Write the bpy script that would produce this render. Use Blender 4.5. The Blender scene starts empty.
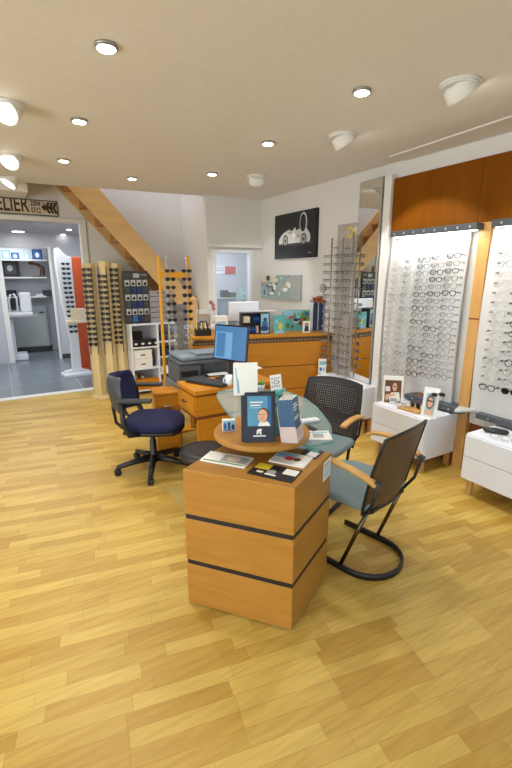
import bpy, bmesh, math, random
from mathutils import Matrix, Vector
random.seed(7)
S = bpy.context.scene; COL = S.collection
R = math.radians
# ------------------------------------------------------------------ survey: room coordinates of sight lines
FPX = 432.0; PIT = R(14.2); YAW = R(30.3); EYE = 1.6
def ray(px, py):
    x = px-256; y = 384-py
    f = FPX*math.cos(PIT)+y*math.sin(PIT); u = y*math.cos(PIT)-FPX*math.sin(PIT)
    return (f*math.sin(YAW)+x*math.cos(YAW), f*math.cos(YAW)-x*math.sin(YAW), u)
def PZ(px, py, z):
    r = ray(px, py); t = (z-EYE)/r[2]; return Vector((r[0]*t, r[1]*t, z))
def PX(px, py, x):
    r = ray(px, py); t = x/r[0]; return Vector((x, r[1]*t, EYE+r[2]*t))
def PY(px, py, y):
    r = ray(px, py); t = y/r[1]; return Vector((r[0]*t, y, EYE+r[2]*t))
# ------------------------------------------------------------------ materials
def lin(c):
    return tuple(((v/255)/12.92 if v/255 <= .04045 else ((v/255+.055)/1.055)**2.4) for v in c)+(1,)
MC = {}
def mat(name, c, rough=.5, metal=0, noise=.06, scale=30, emit=0, alpha=1, trans=0, spec=.5, bump=0):
    if name in MC: return MC[name]
    m = bpy.data.materials.new(name); m.use_nodes = True; nt = m.node_tree; b = nt.nodes['Principled BSDF']
    L = nt.links; N = nt.nodes.new
    b.inputs['Roughness'].default_value = rough; b.inputs['Metallic'].default_value = metal
    b.inputs['Specular IOR Level'].default_value = spec
    b.inputs['Alpha'].default_value = alpha; b.inputs['Transmission Weight'].default_value = trans
    col = lin(c)
    if noise:
        tc = N('ShaderNodeTexCoord'); n = N('ShaderNodeTexNoise'); n.inputs['Scale'].default_value = scale; n.inputs['Detail'].default_value = 4
        L.new(tc.outputs['Object'], n.inputs['Vector'])
        r = N('ShaderNodeValToRGB'); e = r.color_ramp.elements
        e[0].position = .3; e[1].position = .7
        e[0].color = tuple(v*(1-noise) for v in col[:3])+(1,); e[1].color = tuple(min(1, v*(1+noise)) for v in col[:3])+(1,)
        L.new(n.outputs['Fac'], r.inputs['Fac']); L.new(r.outputs['Color'], b.inputs['Base Color'])
        if bump:
            bp = N('ShaderNodeBump'); bp.inputs['Strength'].default_value = bump; bp.inputs['Distance'].default_value = .002
            L.new(n.outputs['Fac'], bp.inputs['Height']); L.new(bp.outputs['Normal'], b.inputs['Normal'])
    else: b.inputs['Base Color'].default_value = col
    if emit:
        b.inputs['Emission Color'].default_value = col; b.inputs['Emission Strength'].default_value = emit
    m.diffuse_color = col; MC[name] = m; return m
def wood(name, c1, c2, rough=.4, stretch=(1, 12, 12), scale=3.0, spec=.4):
    if name in MC: return MC[name]
    m = bpy.data.materials.new(name); m.use_nodes = True; nt = m.node_tree; b = nt.nodes['Principled BSDF']; L = nt.links; N = nt.nodes.new
    tc = N('ShaderNodeTexCoord'); mp = N('ShaderNodeMapping'); mp.inputs['Scale'].default_value = stretch
    n = N('ShaderNodeTexNoise'); n.inputs['Scale'].default_value = scale; n.inputs['Detail'].default_value = 6; n.inputs['Distortion'].default_value = .4
    r = N('ShaderNodeValToRGB'); r.color_ramp.elements[0].position = .32; r.color_ramp.elements[1].position = .68
    r.color_ramp.elements[0].color = lin(c1); r.color_ramp.elements[1].color = lin(c2)
    L.new(tc.outputs['Object'], mp.inputs['Vector']); L.new(mp.outputs['Vector'], n.inputs['Vector'])
    L.new(n.outputs['Fac'], r.inputs['Fac']); L.new(r.outputs['Color'], b.inputs['Base Color'])
    b.inputs['Roughness'].default_value = rough; b.inputs['Specular IOR Level'].default_value = spec
    MC[name] = m; return m
def floor_mat():
    m = bpy.data.materials.new('beech_strip_parquet'); m.use_nodes = True; nt = m.node_tree; b = nt.nodes['Principled BSDF']; L = nt.links; N = nt.nodes.new
    tc = N('ShaderNodeTexCoord'); mp = N('ShaderNodeMapping'); mp.inputs['Rotation'].default_value = (0, 0, R(10.5))
    L.new(tc.outputs['Object'], mp.inputs['Vector'])
    sp = N('ShaderNodeSeparateXYZ'); L.new(mp.outputs['Vector'], sp.inputs[0])
    dv = N('ShaderNodeMath'); dv.operation = 'DIVIDE'; dv.inputs[1].default_value = .068; L.new(sp.outputs[1], dv.inputs[0])
    fl = N('ShaderNodeMath'); fl.operation = 'FLOOR'; L.new(dv.outputs[0], fl.inputs[0])
    wn = N('ShaderNodeTexWhiteNoise'); wn.noise_dimensions = '1D'; L.new(fl.outputs[0], wn.inputs['W'])
    ad = N('ShaderNodeMath'); ad.operation = 'ADD'; L.new(sp.outputs[0], ad.inputs[0]); L.new(wn.outputs['Value'], ad.inputs[1])
    cb = N('ShaderNodeCombineXYZ'); L.new(ad.outputs[0], cb.inputs[0]); L.new(sp.outputs[1], cb.inputs[1])
    def brick(w, off, freq, c1, c2, bias):
        k = N('ShaderNodeTexBrick'); k.offset = off; k.offset_frequency = freq; k.squash = 1.0
        k.inputs['Scale'].default_value = 1; k.inputs['Brick Width'].default_value = w; k.inputs['Row Height'].default_value = .068
        k.inputs['Mortar Size'].default_value = .0006; k.inputs['Mortar Smooth'].default_value = .3; k.inputs['Bias'].default_value = bias
        k.inputs['Color1'].default_value = lin(c1); k.inputs['Color2'].default_value = lin(c2); k.inputs['Mortar'].default_value = lin((196, 150, 84))
        L.new(cb.outputs[0], k.inputs['Vector']); return k
    k = brick(.40, 0, 2, (214, 183, 96), (198, 161, 74), -.15)
    k2 = brick(.40, 0, 2, (255, 255, 255), (232, 222, 205), -.2)
    m2 = N('ShaderNodeMapping'); m2.inputs['Rotation'].default_value = (0, 0, R(10.5)); m2.inputs['Scale'].default_value = (1.6, 22, 1)
    L.new(tc.outputs['Object'], m2.inputs['Vector'])
    n = N('ShaderNodeTexNoise'); n.inputs['Scale'].default_value = 2.2; n.inputs['Detail'].default_value = 8; n.inputs['Distortion'].default_value = .8
    L.new(m2.outputs['Vector'], n.inputs['Vector'])
    r = N('ShaderNodeValToRGB'); r.color_ramp.elements[0].position = .35; r.color_ramp.elements[1].position = .62
    r.color_ramp.elements[0].color = (.80, .76, .68, 1); r.color_ramp.elements[1].color = (1, 1, 1, 1)
    L.new(n.outputs['Fac'], r.inputs['Fac'])
    x = N('ShaderNodeMix'); x.data_type = 'RGBA'; x.blend_type = 'MULTIPLY'; x.inputs[0].default_value = .8
    y = N('ShaderNodeMix'); y.data_type = 'RGBA'; y.blend_type = 'MULTIPLY'; y.inputs[0].default_value = .7
    L.new(k.outputs['Color'], x.inputs[6]); L.new(k2.outputs['Color'], x.inputs[7])
    L.new(x.outputs[2], y.inputs[6]); L.new(r.outputs['Color'], y.inputs[7]); L.new(y.outputs[2], b.inputs['Base Color'])
    b.inputs['Roughness'].default_value = .4; b.inputs['Specular IOR Level'].default_value = .3
    return m
def tile_mat():
    m = bpy.data.materials.new('grey_floor_tile'); m.use_nodes = True; nt = m.node_tree; b = nt.nodes['Principled BSDF']; L = nt.links; N = nt.nodes.new
    tc = N('ShaderNodeTexCoord'); k = N('ShaderNodeTexBrick'); k.offset = 0; k.inputs['Scale'].default_value = 1
    k.inputs['Brick Width'].default_value = .9; k.inputs['Row Height'].default_value = .9; k.inputs['Mortar Size'].default_value = .008
    k.inputs['Color1'].default_value = lin((128, 138, 146)); k.inputs['Color2'].default_value = lin((116, 126, 134)); k.inputs['Mortar'].default_value = lin((160, 168, 172))
    L.new(tc.outputs['Object'], k.inputs['Vector']); L.new(k.outputs['Color'], b.inputs['Base Color']); b.inputs['Roughness'].default_value = .22
    return m
def band_mat():
    m = bpy.data.materials.new('patterned_band'); m.use_nodes = True; nt = m.node_tree; b = nt.nodes['Principled BSDF']; L = nt.links; N = nt.nodes.new
    tc = N('ShaderNodeTexCoord'); mp = N('ShaderNodeMapping'); mp.inputs['Scale'].default_value = (1, .2, 1); k = N('ShaderNodeTexVoronoi'); k.inputs['Scale'].default_value = 26; k.inputs['Randomness'].default_value = .15
    r = N('ShaderNodeValToRGB'); r.color_ramp.elements[0].color = lin((150, 118, 74)); r.color_ramp.elements[0].position = .2
    r.color_ramp.elements[1].color = lin((88, 68, 46)); r.color_ramp.elements[1].position = .34
    L.new(tc.outputs['Object'], mp.inputs['Vector']); L.new(mp.outputs['Vector'], k.inputs['Vector']); L.new(k.outputs['Distance'], r.inputs['Fac']); L.new(r.outputs['Color'], b.inputs['Base Color'])
    b.inputs['Roughness'].default_value = .5; return m
WALL = mat('warm_white_paint', (220, 219, 216), .85, scale=60, noise=.02)
CEIL = mat('ceiling_paint', (228, 225, 222), .9, noise=.02)
LILAC = mat('cool_white_paint', (196, 198, 206), .85, noise=.02)
FLOOR = floor_mat(); TILE = tile_mat()
WHITE = mat('white_lacquer', (228, 232, 240), .35, noise=.01)
WHITEM = mat('white_matt', (230, 230, 228), .7, noise=.02)
BEECH = wood('beech_veneer', (166, 115, 43), (178, 127, 53), stretch=(2, 2, 14), scale=2)
DESKW = wood('honey_veneer', (188, 120, 20), (200, 132, 28), stretch=(2, 2, 14), scale=2)
CNTW = wood('orange_beech', (192, 124, 22), (204, 134, 28), stretch=(1.5, 1.5, 12), scale=2)
PANW = wood('cherry_panel', (116, 64, 0), (126, 71, 2), stretch=(9, 9, 1), scale=1.6, rough=.6, spec=.1)
POSTW = wood('pale_post_wood', (194, 146, 84), (206, 160, 98), stretch=(8, 8, 1), scale=2)
STRW = wood('stair_wood', (206, 168, 112), (216, 180, 126), stretch=(1, 8, 8), scale=2)
STRD = wood('stair_tread_wood', (172, 110, 54), (188, 124, 64), stretch=(1, 8, 8), scale=2)
ARMW = wood('bent_beech', (208, 158, 88), (222, 174, 104), stretch=(3, 3, 9), scale=3)
PINE = wood('pale_pine', (206, 184, 130), (220, 200, 150), stretch=(10, 10, 1), scale=2)
BASEB = wood('brown_skirting', (120, 66, 34), (136, 78, 42), stretch=(2, 2, 10))
BLACK = mat('black_plastic', (24, 24, 26), .45)
BLACKG = mat('black_gloss', (14, 14, 16), .15, noise=0)
DGREY = mat('dark_grey_plastic', (62, 66, 70), .5)
MGREY = mat('mid_grey_plastic', (112, 118, 124), .5)
SILV = mat('pale_grey_metal', (168, 168, 166), .35, metal=.6, noise=.02)
CHROME = mat('chrome', (220, 220, 220), .12, metal=1, noise=0)
ALU = mat('brushed_aluminium', (190, 188, 182), .35, metal=.8, noise=.03)
STRIP = mat('slate_strip', (74, 80, 86), .45)
NAVY = mat('navy_fabric', (26, 30, 70), .95, noise=.25, scale=220, bump=.4)
TEALF = mat('grey_blue_fabric', (128, 146, 150), .9, noise=.1, scale=200, bump=.3)
MESHB = mat('black_mesh_shell', (30, 26, 26), .5)
MESHR = mat('brown_back_shell', (92, 66, 44), .5)
MIRROR = mat('mirror_silver', (235, 238, 236), .01, metal=1, noise=0)
GLASS = mat('clear_glass', (235, 248, 245), .02, noise=0, trans=1)
GLEDGE = mat('green_glass_edge', (96, 160, 150), .1, noise=0, alpha=.9)
ACRYL = mat('clear_acrylic', (236, 240, 240), .05, noise=0, alpha=.22)
def glass_sheet():
    m = bpy.data.materials.new('table_glass'); m.use_nodes = True; b = m.node_tree.nodes['Principled BSDF']
    b.inputs['Base Color'].default_value = lin((190, 220, 214)); b.inputs['Roughness'].default_value = .03; b.inputs['Alpha'].default_value = .27
    return m
TGLASS = glass_sheet()
LENS = mat('clear_lens', (225, 232, 232), .03, noise=0, alpha=.2)
DLENS = mat('dark_lens', (26, 18, 14), .3, noise=0, spec=.25)
YEL = mat('yellow_enamel', (226, 160, 32), .4)
RED = mat('red_print', (196, 52, 50), .5); BLUE = mat('blue_print', (44, 104, 164), .5); DBLUE = mat('deep_blue_print', (28, 50, 96), .45)
LBLUE = mat('pale_blue_print', (146, 196, 222), .5); TEAL = mat('teal_print', (92, 180, 178), .5); GREEN = mat('leaf_green', (92, 150, 66), .6)
SKIN = mat('printed_skin', (222, 176, 146), .6); HAIR = mat('printed_hair', (104, 64, 40), .6); PAPER = mat('paper_white', (238, 238, 234), .6, noise=.01)
YELP = mat('yellow_print', (226, 200, 60), .5); ORANGE = mat('orange_panel', (206, 86, 40), .45); CREAM = mat('cream_print', (226, 214, 188), .6)
GREYP = mat('grey_print', (168, 170, 170), .6); GRGRN = mat('greygreen_print', (150, 172, 164), .5); BROWN = mat('brown_leather', (104, 62, 38), .5)
LAMP = mat('lamp_glow', (255, 250, 240), .3, noise=0, emit=9)
SCREEN = mat('screen_blue', (50, 96, 140), .3, noise=.05, scale=4, emit=.35)
SCREEN2 = mat('screen_pale_blue', (84, 132, 174), .3, noise=0, emit=.35)
LED = mat('led_glow', (255, 255, 255), .3, noise=0, emit=6)
# ------------------------------------------------------------------ mesh builder
def chain_matrix(o):
    m = Matrix.Identity(4)
    while o is not None:
        m = o.matrix_basis @ m; o = o.parent
    return m
class MB:
    def __init__(s): s.v = []; s.f = []; s.m = []; s.sm = []; s.x = Matrix.Identity(4)
    def add(s, vs, fs, mi=0, smooth=False):
        k = len(s.v); s.v += [s.x @ Vector(v) for v in vs]
        for f in fs: s.f.append([i+k for i in f]); s.m.append(mi); s.sm.append(smooth)
        return s
    def box(s, x0, x1, y0, y1, z0, z1, mi=0):
        vs = [(x, y, z) for z in (z0, z1) for x, y in ((x0, y0), (x1, y0), (x1, y1), (x0, y1))]
        return s.add(vs, [(3, 2, 1, 0), (4, 5, 6, 7), (0, 1, 5, 4), (1, 2, 6, 5), (2, 3, 7, 6), (3, 0, 4, 7)], mi)
    def obox(s, c, size, rot=(0, 0, 0), mi=0):
        o = s.x; s.x = o @ Matrix.Translation(c) @ Matrix.Rotation(rot[2], 4, 'Z') @ Matrix.Rotation(rot[1], 4, 'Y') @ Matrix.Rotation(rot[0], 4, 'X')
        a, b, d = [q/2 for q in size]; s.box(-a, a, -b, b, -d, d, mi); s.x = o; return s
    def prism(s, pts, z0, z1, mi=0, mtop=None, smooth=False):
        a = sum(pts[i][0]*pts[(i+1) % len(pts)][1]-pts[(i+1) % len(pts)][0]*pts[i][1] for i in range(len(pts)))
        if a < 0: pts = pts[::-1]
        n = len(pts); vs = [(p[0], p[1], z0) for p in pts]+[(p[0], p[1], z1) for p in pts]
        s.add(vs, [(i, (i+1) % n, n+(i+1) % n, n+i) for i in range(n)], mi, smooth)
        s.add(vs, [tuple(range(n))[::-1], tuple(range(n, 2*n))], mi if mtop is None else mtop); return s
    def tube(s, path, r, n=8, mi=0, closed=False, flat=1.0):
        P = [Vector(p) for p in path]; rr = r if isinstance(r, (list, tuple)) else [r]*len(P); vs = []; up = None
        for i, p in enumerate(P):
            if closed: d = P[(i+1) % len(P)]-P[i-1]
            else: d = P[min(i+1, len(P)-1)]-P[max(i-1, 0)]
            d.normalize()
            if up is None: up = Vector((0, 0, 1)) if abs(d.z) < .9 else Vector((1, 0, 0))
            a = d.cross(up); a.normalize(); b = a.cross(d); b.normalize(); up = b
            for k in range(n):
                t = 2*math.pi*k/n; vs.append(p+a*math.cos(t)*rr[i]+b*math.sin(t)*rr[i]*flat)
        m = len(P); fs = []
        for i in range(m if closed else m-1):
            j = (i+1) % m
            for k in range(n): fs.append((i*n+k, i*n+(k+1) % n, j*n+(k+1) % n, j*n+k))
        s.add(vs, fs, mi, True)
        if not closed: s.add(vs, [tuple(range(n))[::-1], tuple(range((m-1)*n, m*n))], mi)
        return s
    def ribbon(s, path, w, t, side, mi=0):
        # flat bar of width w (along side vector) and thickness t swept along path
        P = [Vector(p) for p in path]; side = Vector(side).normalized(); vs = []; m = len(P)
        for i, p in enumerate(P):
            d = (P[min(i+1, m-1)]-P[max(i-1, 0)]).normalized(); sd = side if not callable(side) else side(i); u = d.cross(sd).normalized()
            for a, b in ((-1, -1), (1, -1), (1, 1), (-1, 1)): vs.append(p+sd*a*w/2+u*b*t/2)
        fs = []
        for i in range(m-1):
            for k in range(4): fs.append((i*4+k, i*4+(k+1) % 4, i*4+4+(k+1) % 4, i*4+4+k))
        s.add(vs, fs, mi, True); s.add(vs, [(3, 2, 1, 0), (m*4-4, m*4-3, m*4-2, m*4-1)], mi); return s
    def lathe(s, prof, c=(0, 0, 0), n=24, mi=0, axis=None):
        vs = []; o = s.x; s.x = o @ Matrix.Translation(c)
        if axis: s.x = s.x @ axis
        for r, z in prof:
            for k in range(n): t = 2*math.pi*k/n; vs.append((r*math.cos(t), r*math.sin(t), z))
        fs = [(i*n+k, i*n+(k+1) % n, (i+1)*n+(k+1) % n, (i+1)*n+k) for i in range(len(prof)-1) for k in range(n)]
        s.add(vs, fs, mi, True); s.add(vs, [tuple(range(n))[::-1], tuple(range((len(prof)-1)*n, len(prof)*n))], mi); s.x = o; return s
    def quad(s, pts, mi=0): return s.add(pts, [tuple(range(len(pts)))], mi)
    def build(s, name, mats, parent=None, local=False, bevel=0, seg=2, recentre=True, sub=0):
        if not isinstance(mats, (list, tuple)): mats = [mats]
        vs = s.v; loc = Vector((0, 0, 0))
        if parent is not None and not local:
            iv = chain_matrix(parent).inverted(); vs = [iv @ v for v in vs]
        if parent is None and recentre and not local:
            loc = Vector(((min(v.x for v in vs)+max(v.x for v in vs))/2, (min(v.y for v in vs)+max(v.y for v in vs))/2, min(v.z for v in vs)))
            vs = [v-loc for v in vs]
        me = bpy.data.meshes.new(name); me.from_pydata([tuple(v) for v in vs], [], s.f)
        for m in mats: me.materials.append(m)
        for p, mi, sm in zip(me.polygons, s.m, s.sm): p.material_index = mi; p.use_smooth = sm
        bm = bmesh.new(); bm.from_mesh(me); bmesh.ops.remove_doubles(bm, verts=bm.verts, dist=1e-6); bm.to_mesh(me); bm.free(); me.update()
        o = bpy.data.objects.new(name, me); COL.objects.link(o); o.location = loc; o.parent = parent
        if sub:
            d = o.modifiers.new('sub', 'SUBSURF'); d.levels = sub; d.render_levels = sub
            for p in me.polygons: p.use_smooth = True
        if bevel:
            d = o.modifiers.new('bevel', 'BEVEL'); d.width = bevel; d.segments = seg; d.limit_method = 'ANGLE'; d.angle_limit = R(40)
        return o
def tag(o, label, cat, group=None, kind=None):
    o['label'] = label; o['category'] = cat
    if group: o['group'] = group
    if kind: o['kind'] = kind
    return o
def thing(name, label, cat, loc=(0, 0, 0), rz=0, group=None):
    o = bpy.data.objects.new(name, None); COL.objects.link(o); o.location = loc; o.rotation_euler = (0, 0, rz); o.empty_display_size = .1
    return tag(o, label, cat, group)
def struct(o): o['kind'] = 'structure'; return o
def copy_tree(o, parent=None):
    c = o.copy(); COL.objects.link(c); c.parent = parent
    for ch in list(o.children): copy_tree(ch, c)
    return c
def lettering(text, size, m, parent, x, y, z, rot=(math.pi/2, 0, 0), name='lettering', align='LEFT', bold=0, sx=1.0):
    cu = bpy.data.curves.new(name, 'FONT'); cu.body = text; cu.size = size; cu.extrude = .0004; cu.offset = bold; cu.align_x = align; cu.resolution_u = 2
    t = bpy.data.objects.new(name, cu); COL.objects.link(t)
    me = bpy.data.meshes.new_from_object(t); bpy.data.objects.remove(t)
    if sx != 1: me.transform(Matrix.Diagonal((sx, 1, 1, 1)))
    me.materials.clear(); me.materials.append(m)
    o = bpy.data.objects.new(name, me); COL.objects.link(o); o.parent = parent; o.location = (x, y, z); o.rotation_euler = rot; return o
def ell(cx, cz, rx, rz, n=20, a0=0, a1=360):
    return [(cx+rx*math.cos(R(a0+(a1-a0)*k/n)), cz+rz*math.sin(R(a0+(a1-a0)*k/n))) for k in range(n if a1-a0 == 360 else n+1)]
def rect(x0, z0, x1, z1): return [(x0, z0), (x1, z0), (x1, z1), (x0, z1)]
def printed(name, shapes, parent, y=0, step=.0005, local=True):
    """flat printed shapes in the local XZ plane facing -Y, each a hair in front of the last"""
    mats = []; b = MB()
    for i, (poly, m) in enumerate(shapes):
        if m not in mats: mats.append(m)
        a = sum(poly[k][0]*poly[(k+1) % len(poly)][1]-poly[(k+1) % len(poly)][0]*poly[k][1] for k in range(len(poly)))
        if a < 0: poly = poly[::-1]
        b.add([(p[0], y-step*(i+1), p[1]) for p in poly], [tuple(range(len(poly)))], mats.index(m))
    return b.build(name, mats, parent, local=local)
RX = R(-90)   # things on the right wall face -X
# ------------------------------------------------------------------ the room shell
RW = 3.27; CH = 2.59
b = MB(); b.prism([(-3.5, -3), (RW, -3), (RW, 5.45), (2.44, 5.45), (2.44, 6.33), (-3.5, 6.33)], -.1, 0); struct(b.build('floor', FLOOR, recentre=False))
b = MB(); b.box(-2.2, 2.2, 6.45, 11, -.1, 0.0); struct(b.build('floor_workshop', TILE, recentre=False))
b = MB(); b.box(-3.5, 1.07, 6.33, 6.45, -.1, .012); struct(b.build('trim_1', WHITEM, recentre=False))
b = MB(); b.prism([(-3.5, -3), (RW+.12, -3), (RW+.12, 5.44), (.43, 5.79), (.43, 6.33), (-3.5, 6.33)], CH, CH+.16); struct(b.build('ceiling', CEIL, recentre=False))
b = MB(); b.box(-3.5, .43, 5.80, 6.33, 2.5, CH); struct(b.build('trim_2', CEIL, recentre=False, bevel=.004))
b = MB(); b.box(RW, RW+.12, -3, 5.57, 0, CH); struct(b.build('wall_right', WALL, recentre=False))
# back wall with the workshop opening (left) ; it rises into the stairwell
b = MB()
b.box(-3.5, -1.3, 6.33, 6.45, 0, 3.7); b.box(-1.3, 1.07, 6.33, 6.45, 2.25, 3.7); b.box(1.07, 2.5, 6.33, 6.45, 0, 3.7)
struct(b.build('wall_back', WALL, recentre=False))
b = MB(); b.box(1.03, 1.10, 6.30, 6.46, 0, 2.25); b.box(-1.36, 1.10, 6.30, 6.46, 2.25, 2.30); b.box(-1.36, -1.3, 6.30, 6.46, 0, 2.25); struct(b.build('trim_3', WALL, recentre=False, bevel=.004))
# wall behind the counter with the low doorway
DX0, DX1, DZ = 2.53, 3.10, 1.905
b = MB(); b.box(2.44, DX0, 5.45, 5.57, 0, 3.7); b.box(DX1, RW, 5.45, 5.57, 0, 3.7); b.box(DX0, DX1, 5.45, 5.57, DZ, 3.7); b.box(2.44, 2.5, 5.57, 6.33, 0, 3.7)
struct(b.build('wall_back_right', WALL, recentre=False))
b = MB(); b.box(DX0-.07, RW-.002, 5.39, 5.45, 1.955, 2.0); struct(b.build('trim_4', WALL, recentre=False, bevel=.004))
d = bpy.data.objects.new('door_1', None); COL.objects.link(d); d.location = (DX0, 5.45, 0); struct(d)
b = MB(); b.box(DX0-.02, DX0+.03, 5.43, 5.5, 0, DZ+.02); b.box(DX1-.03, DX1+.02, 5.43, 5.5, 0, DZ+.02); b.box(DX0+.03, DX1-.03, 5.43, 5.5, DZ-.02, DZ+.02); b.build('door_frame', WHITE, d, bevel=.003)
b = MB(); b.box(DX0+.03, DX1-.03, 5.46, 5.468, .02, DZ-.02); b.build('glass_pane', mat('door_glass', (200, 214, 226), .03, noise=0, alpha=.18), d)
# small back office behind the glazed door
b = MB(); b.box(2.5, 4.4, 7.2, 7.3, 0, 2.4); b.box(2.5, 2.51, 5.57, 7.2, 0, 2.4); b.box(4.3, 4.4, 5.57, 7.2, 0, 2.4); b.box(3.27, 4.4, 5.57, 5.6, 0, 2.4); struct(b.build('wall_office', LILAC, recentre=False))
b = MB(); b.box(2.5, 4.4, 5.57, 7.3, 2.4, 2.5); struct(b.build('ceiling_office', LILAC, recentre=False))
b = MB(); b.box(2.44, 4.4, 5.451, 7.3, -.1, 0); struct(b.build('floor_office', TILE, recentre=False))
# stairwell shaft
b = MB(); b.box(-1.5, 3.39, 5.40, 6.45, 3.7, 3.8); struct(b.build('ceiling_stairwell', LILAC, recentre=False))
b = MB(); b.prism([(-1.5, 5.79), (.43, 5.79), (RW+.12, 5.44), (RW+.12, 5.34), (.43, 5.69), (-1.5, 5.69)], CH+.16, 3.7); b.box(-1.6, -1.5, 5.69, 6.33, CH+.16, 3.7); struct(b.build('wall_stairwell', LILAC, recentre=False))
# left wall + shop front (behind the camera)
b = MB(); b.box(-3.62, -3.5, -3, 6.45, 0, CH); struct(b.build('wall_left', WALL, recentre=False))
b = MB(); b.box(-3.62, RW+.12, -3.12, -3, 0, .35); b.box(-3.62, RW+.12, -3.12, -3, 2.4, CH)
for x in (-3.56, -1.3, 1.0, 3.3): b.box(x-.06, x+.06, -3.12, -3, .35, 2.4)
struct(b.build('wall_front', WHITEM, recentre=False))
b = MB(); b.box(RW-.014, RW, 3.06, 5.45, 0, .1); b.box(RW-.014, RW, -3, 3.06, 0, .1); struct(b.build('baseboard_right', BASEB, recentre=False))
b = MB(); b.box(1.1, 2.36, 6.315, 6.33, 0, .08); struct(b.build('baseboard_back', WHITEM, recentre=False))
# ceiling step line near the right wall
b = MB(); b.prism([(2.78, -1.), (RW, -1.), (RW, 2.95), (3.05, 2.95)], CH-.012, CH); struct(b.build('trim_5', CEIL, recentre=False, bevel=.003))
# ---- workshop (behind the wide opening)
YW = 9.15
b = MB()
a0 = PY(7, 300, YW).x; a1 = PY(53, 300, YW).x; az = PY(30, 248, YW).z
b.box(-2.2, a0, YW, YW+.1, 0, 2.33); b.box(a1, 2.2, YW, YW+.1, 0, 2.33); b.box(a0, a1, YW, YW+.1, az, 2.33); struct(b.build('wall_workshop', LILAC, recentre=False))
b = MB(); b.box(-2.2, 2.2, 6.45, 11, 2.33, 2.43); struct(b.build('ceiling_workshop', LILAC, recentre=False))
b = MB(); b.box(-2.3, -2.2, 6.45, 11, 0, 2.33); struct(b.build('wall_workshop_left', LILAC, recentre=False))
b = MB(); b.box(2.2, 2.3, 6.45, 11, 0, 2.33); struct(b.build('wall_workshop_right', LILAC, recentre=False))
b = MB(); b.box(-2.2, 2.2, 10.4, 10.5, 0, 2.33); struct(b.build('wall_workshop_back', LILAC, recentre=False))
b = MB(); b.box(a0-.09, a0, YW-.03, YW+.12, 0, az); b.box(a1, a1+.05, YW-.03, YW+.12, 0, az+.03); struct(b.build('trim_6', WHITEM, recentre=False, bevel=.004))
b = MB(); b.box(a0, a1, 10.385, 10.4, 0, .12); struct(b.build('baseboard_workshop', DGREY, recentre=False))
b = MB(); b.box(a1+.05, 2.2, YW-.015, YW, 0, .09); struct(b.build('baseboard_workshop_front', DGREY, recentre=False))
# shelves in the alcove
YB = 10.38
def shelf_board(py, lab, x0=8, x1=47):
    p = PY(x0, py, YB-.3); q = PY(x1, py, YB-.3)
    o = MB().box(a0+.01, q.x, YB-.3, YB, p.z-.03, p.z).build('wall_shelf', PAPER, bevel=.003); tag(o, lab, 'shelf', 'workshop alcove shelves'); return p.z
s1 = shelf_board(259, 'topmost white shelf in the workshop alcove, under the blue pictures')
s2 = shelf_board(277, 'middle workshop alcove shelf carrying the black box and wooden bird')
s3 = shelf_board(297, 'lowest workshop alcove shelf behind the white eye-testing instrument')
def wsx(px): return PY(px, 270, YB-.2).x
for k, (px0, px1, h, m, lab) in enumerate(((4, 12, .17, BLUE, 'bright blue picture card at left on the top alcove shelf'), (13, 21, .13, DBLUE, 'small dark blue picture card second on the top alcove shelf'),
        (26, 31, .13, GREYP, 'grey narrow card in the middle of the top alcove shelf'), (34, 44, .2, DBLUE, 'large navy picture card at right end of the top alcove shelf'))):
    t = thing('picture_card', lab, 'picture', ((wsx(px0)+wsx(px1))/2, YB-.2, s1), 0, 'cards on the top alcove shelf')
    w = (wsx(px1)-wsx(px0))/2
    MB().box(-w, w, 0, .02, 0, h).build('card_body', m, t, local=True, bevel=.002)
    printed('picture', [(rect(-w*.8, h*.1, w*.8, h*.9), LBLUE if m is not DBLUE else BLUE), (ell(0, h*.45, w*.4, h*.25), PAPER)], t)
t = thing('storage_box', 'black square box with pale front print on the middle alcove shelf', 'box', (wsx(10), YB-.22, s2))
MB().box(-.17, .17, 0, .2, 0, .34).build('box_body', BLACK, t, local=True, bevel=.005)
printed('front_print', [(rect(-.09, .06, .1, .27), DGREY), (ell(0, .17, .05, .06), GREYP)], t)
t = thing('wooden_bird', 'brown wooden bird figure perched on a stand on the middle alcove shelf', 'ornament', (wsx(40), YB-.2, s2))
MB().box(-.15, .06, -.05, .05, 0, .02).tube([(0, 0, .02), (.01, 0, .16)], .012).build('stand', BROWN, t, local=True)
MB().tube([(-.2, 0, .27), (-.15, 0, .27), (-.1, 0, .26), (-.02, 0, .24), (.05, 0, .18), (.06, 0, .08), (.05, 0, .02)], [.02, .035, .02, .03, .045, .03, .01], 10).build('body', HAIR, t, local=True)
for px, h, m, lab in ((8, .13, BLACK, 'black instrument case at left on the lowest alcove shelf'), (38, .05, WHITE, 'small white tray at right on the lowest alcove shelf'), (45, .12, DGREY, 'dark bent tool holder at right end of the lowest alcove shelf')):
    t = thing('instrument_case', lab, 'case', (wsx(px), YB-.2, s3), 0, 'small things on the lowest alcove shelf')
    MB().box(-.1, .1, -.05, .05, 0, h*.7).build('case_body', m, t, local=True, bevel=.01); MB().box(-.1, .1, -.05, .05, h*.72, h).build('case_lid', m, t, local=True, bevel=.01)
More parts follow.
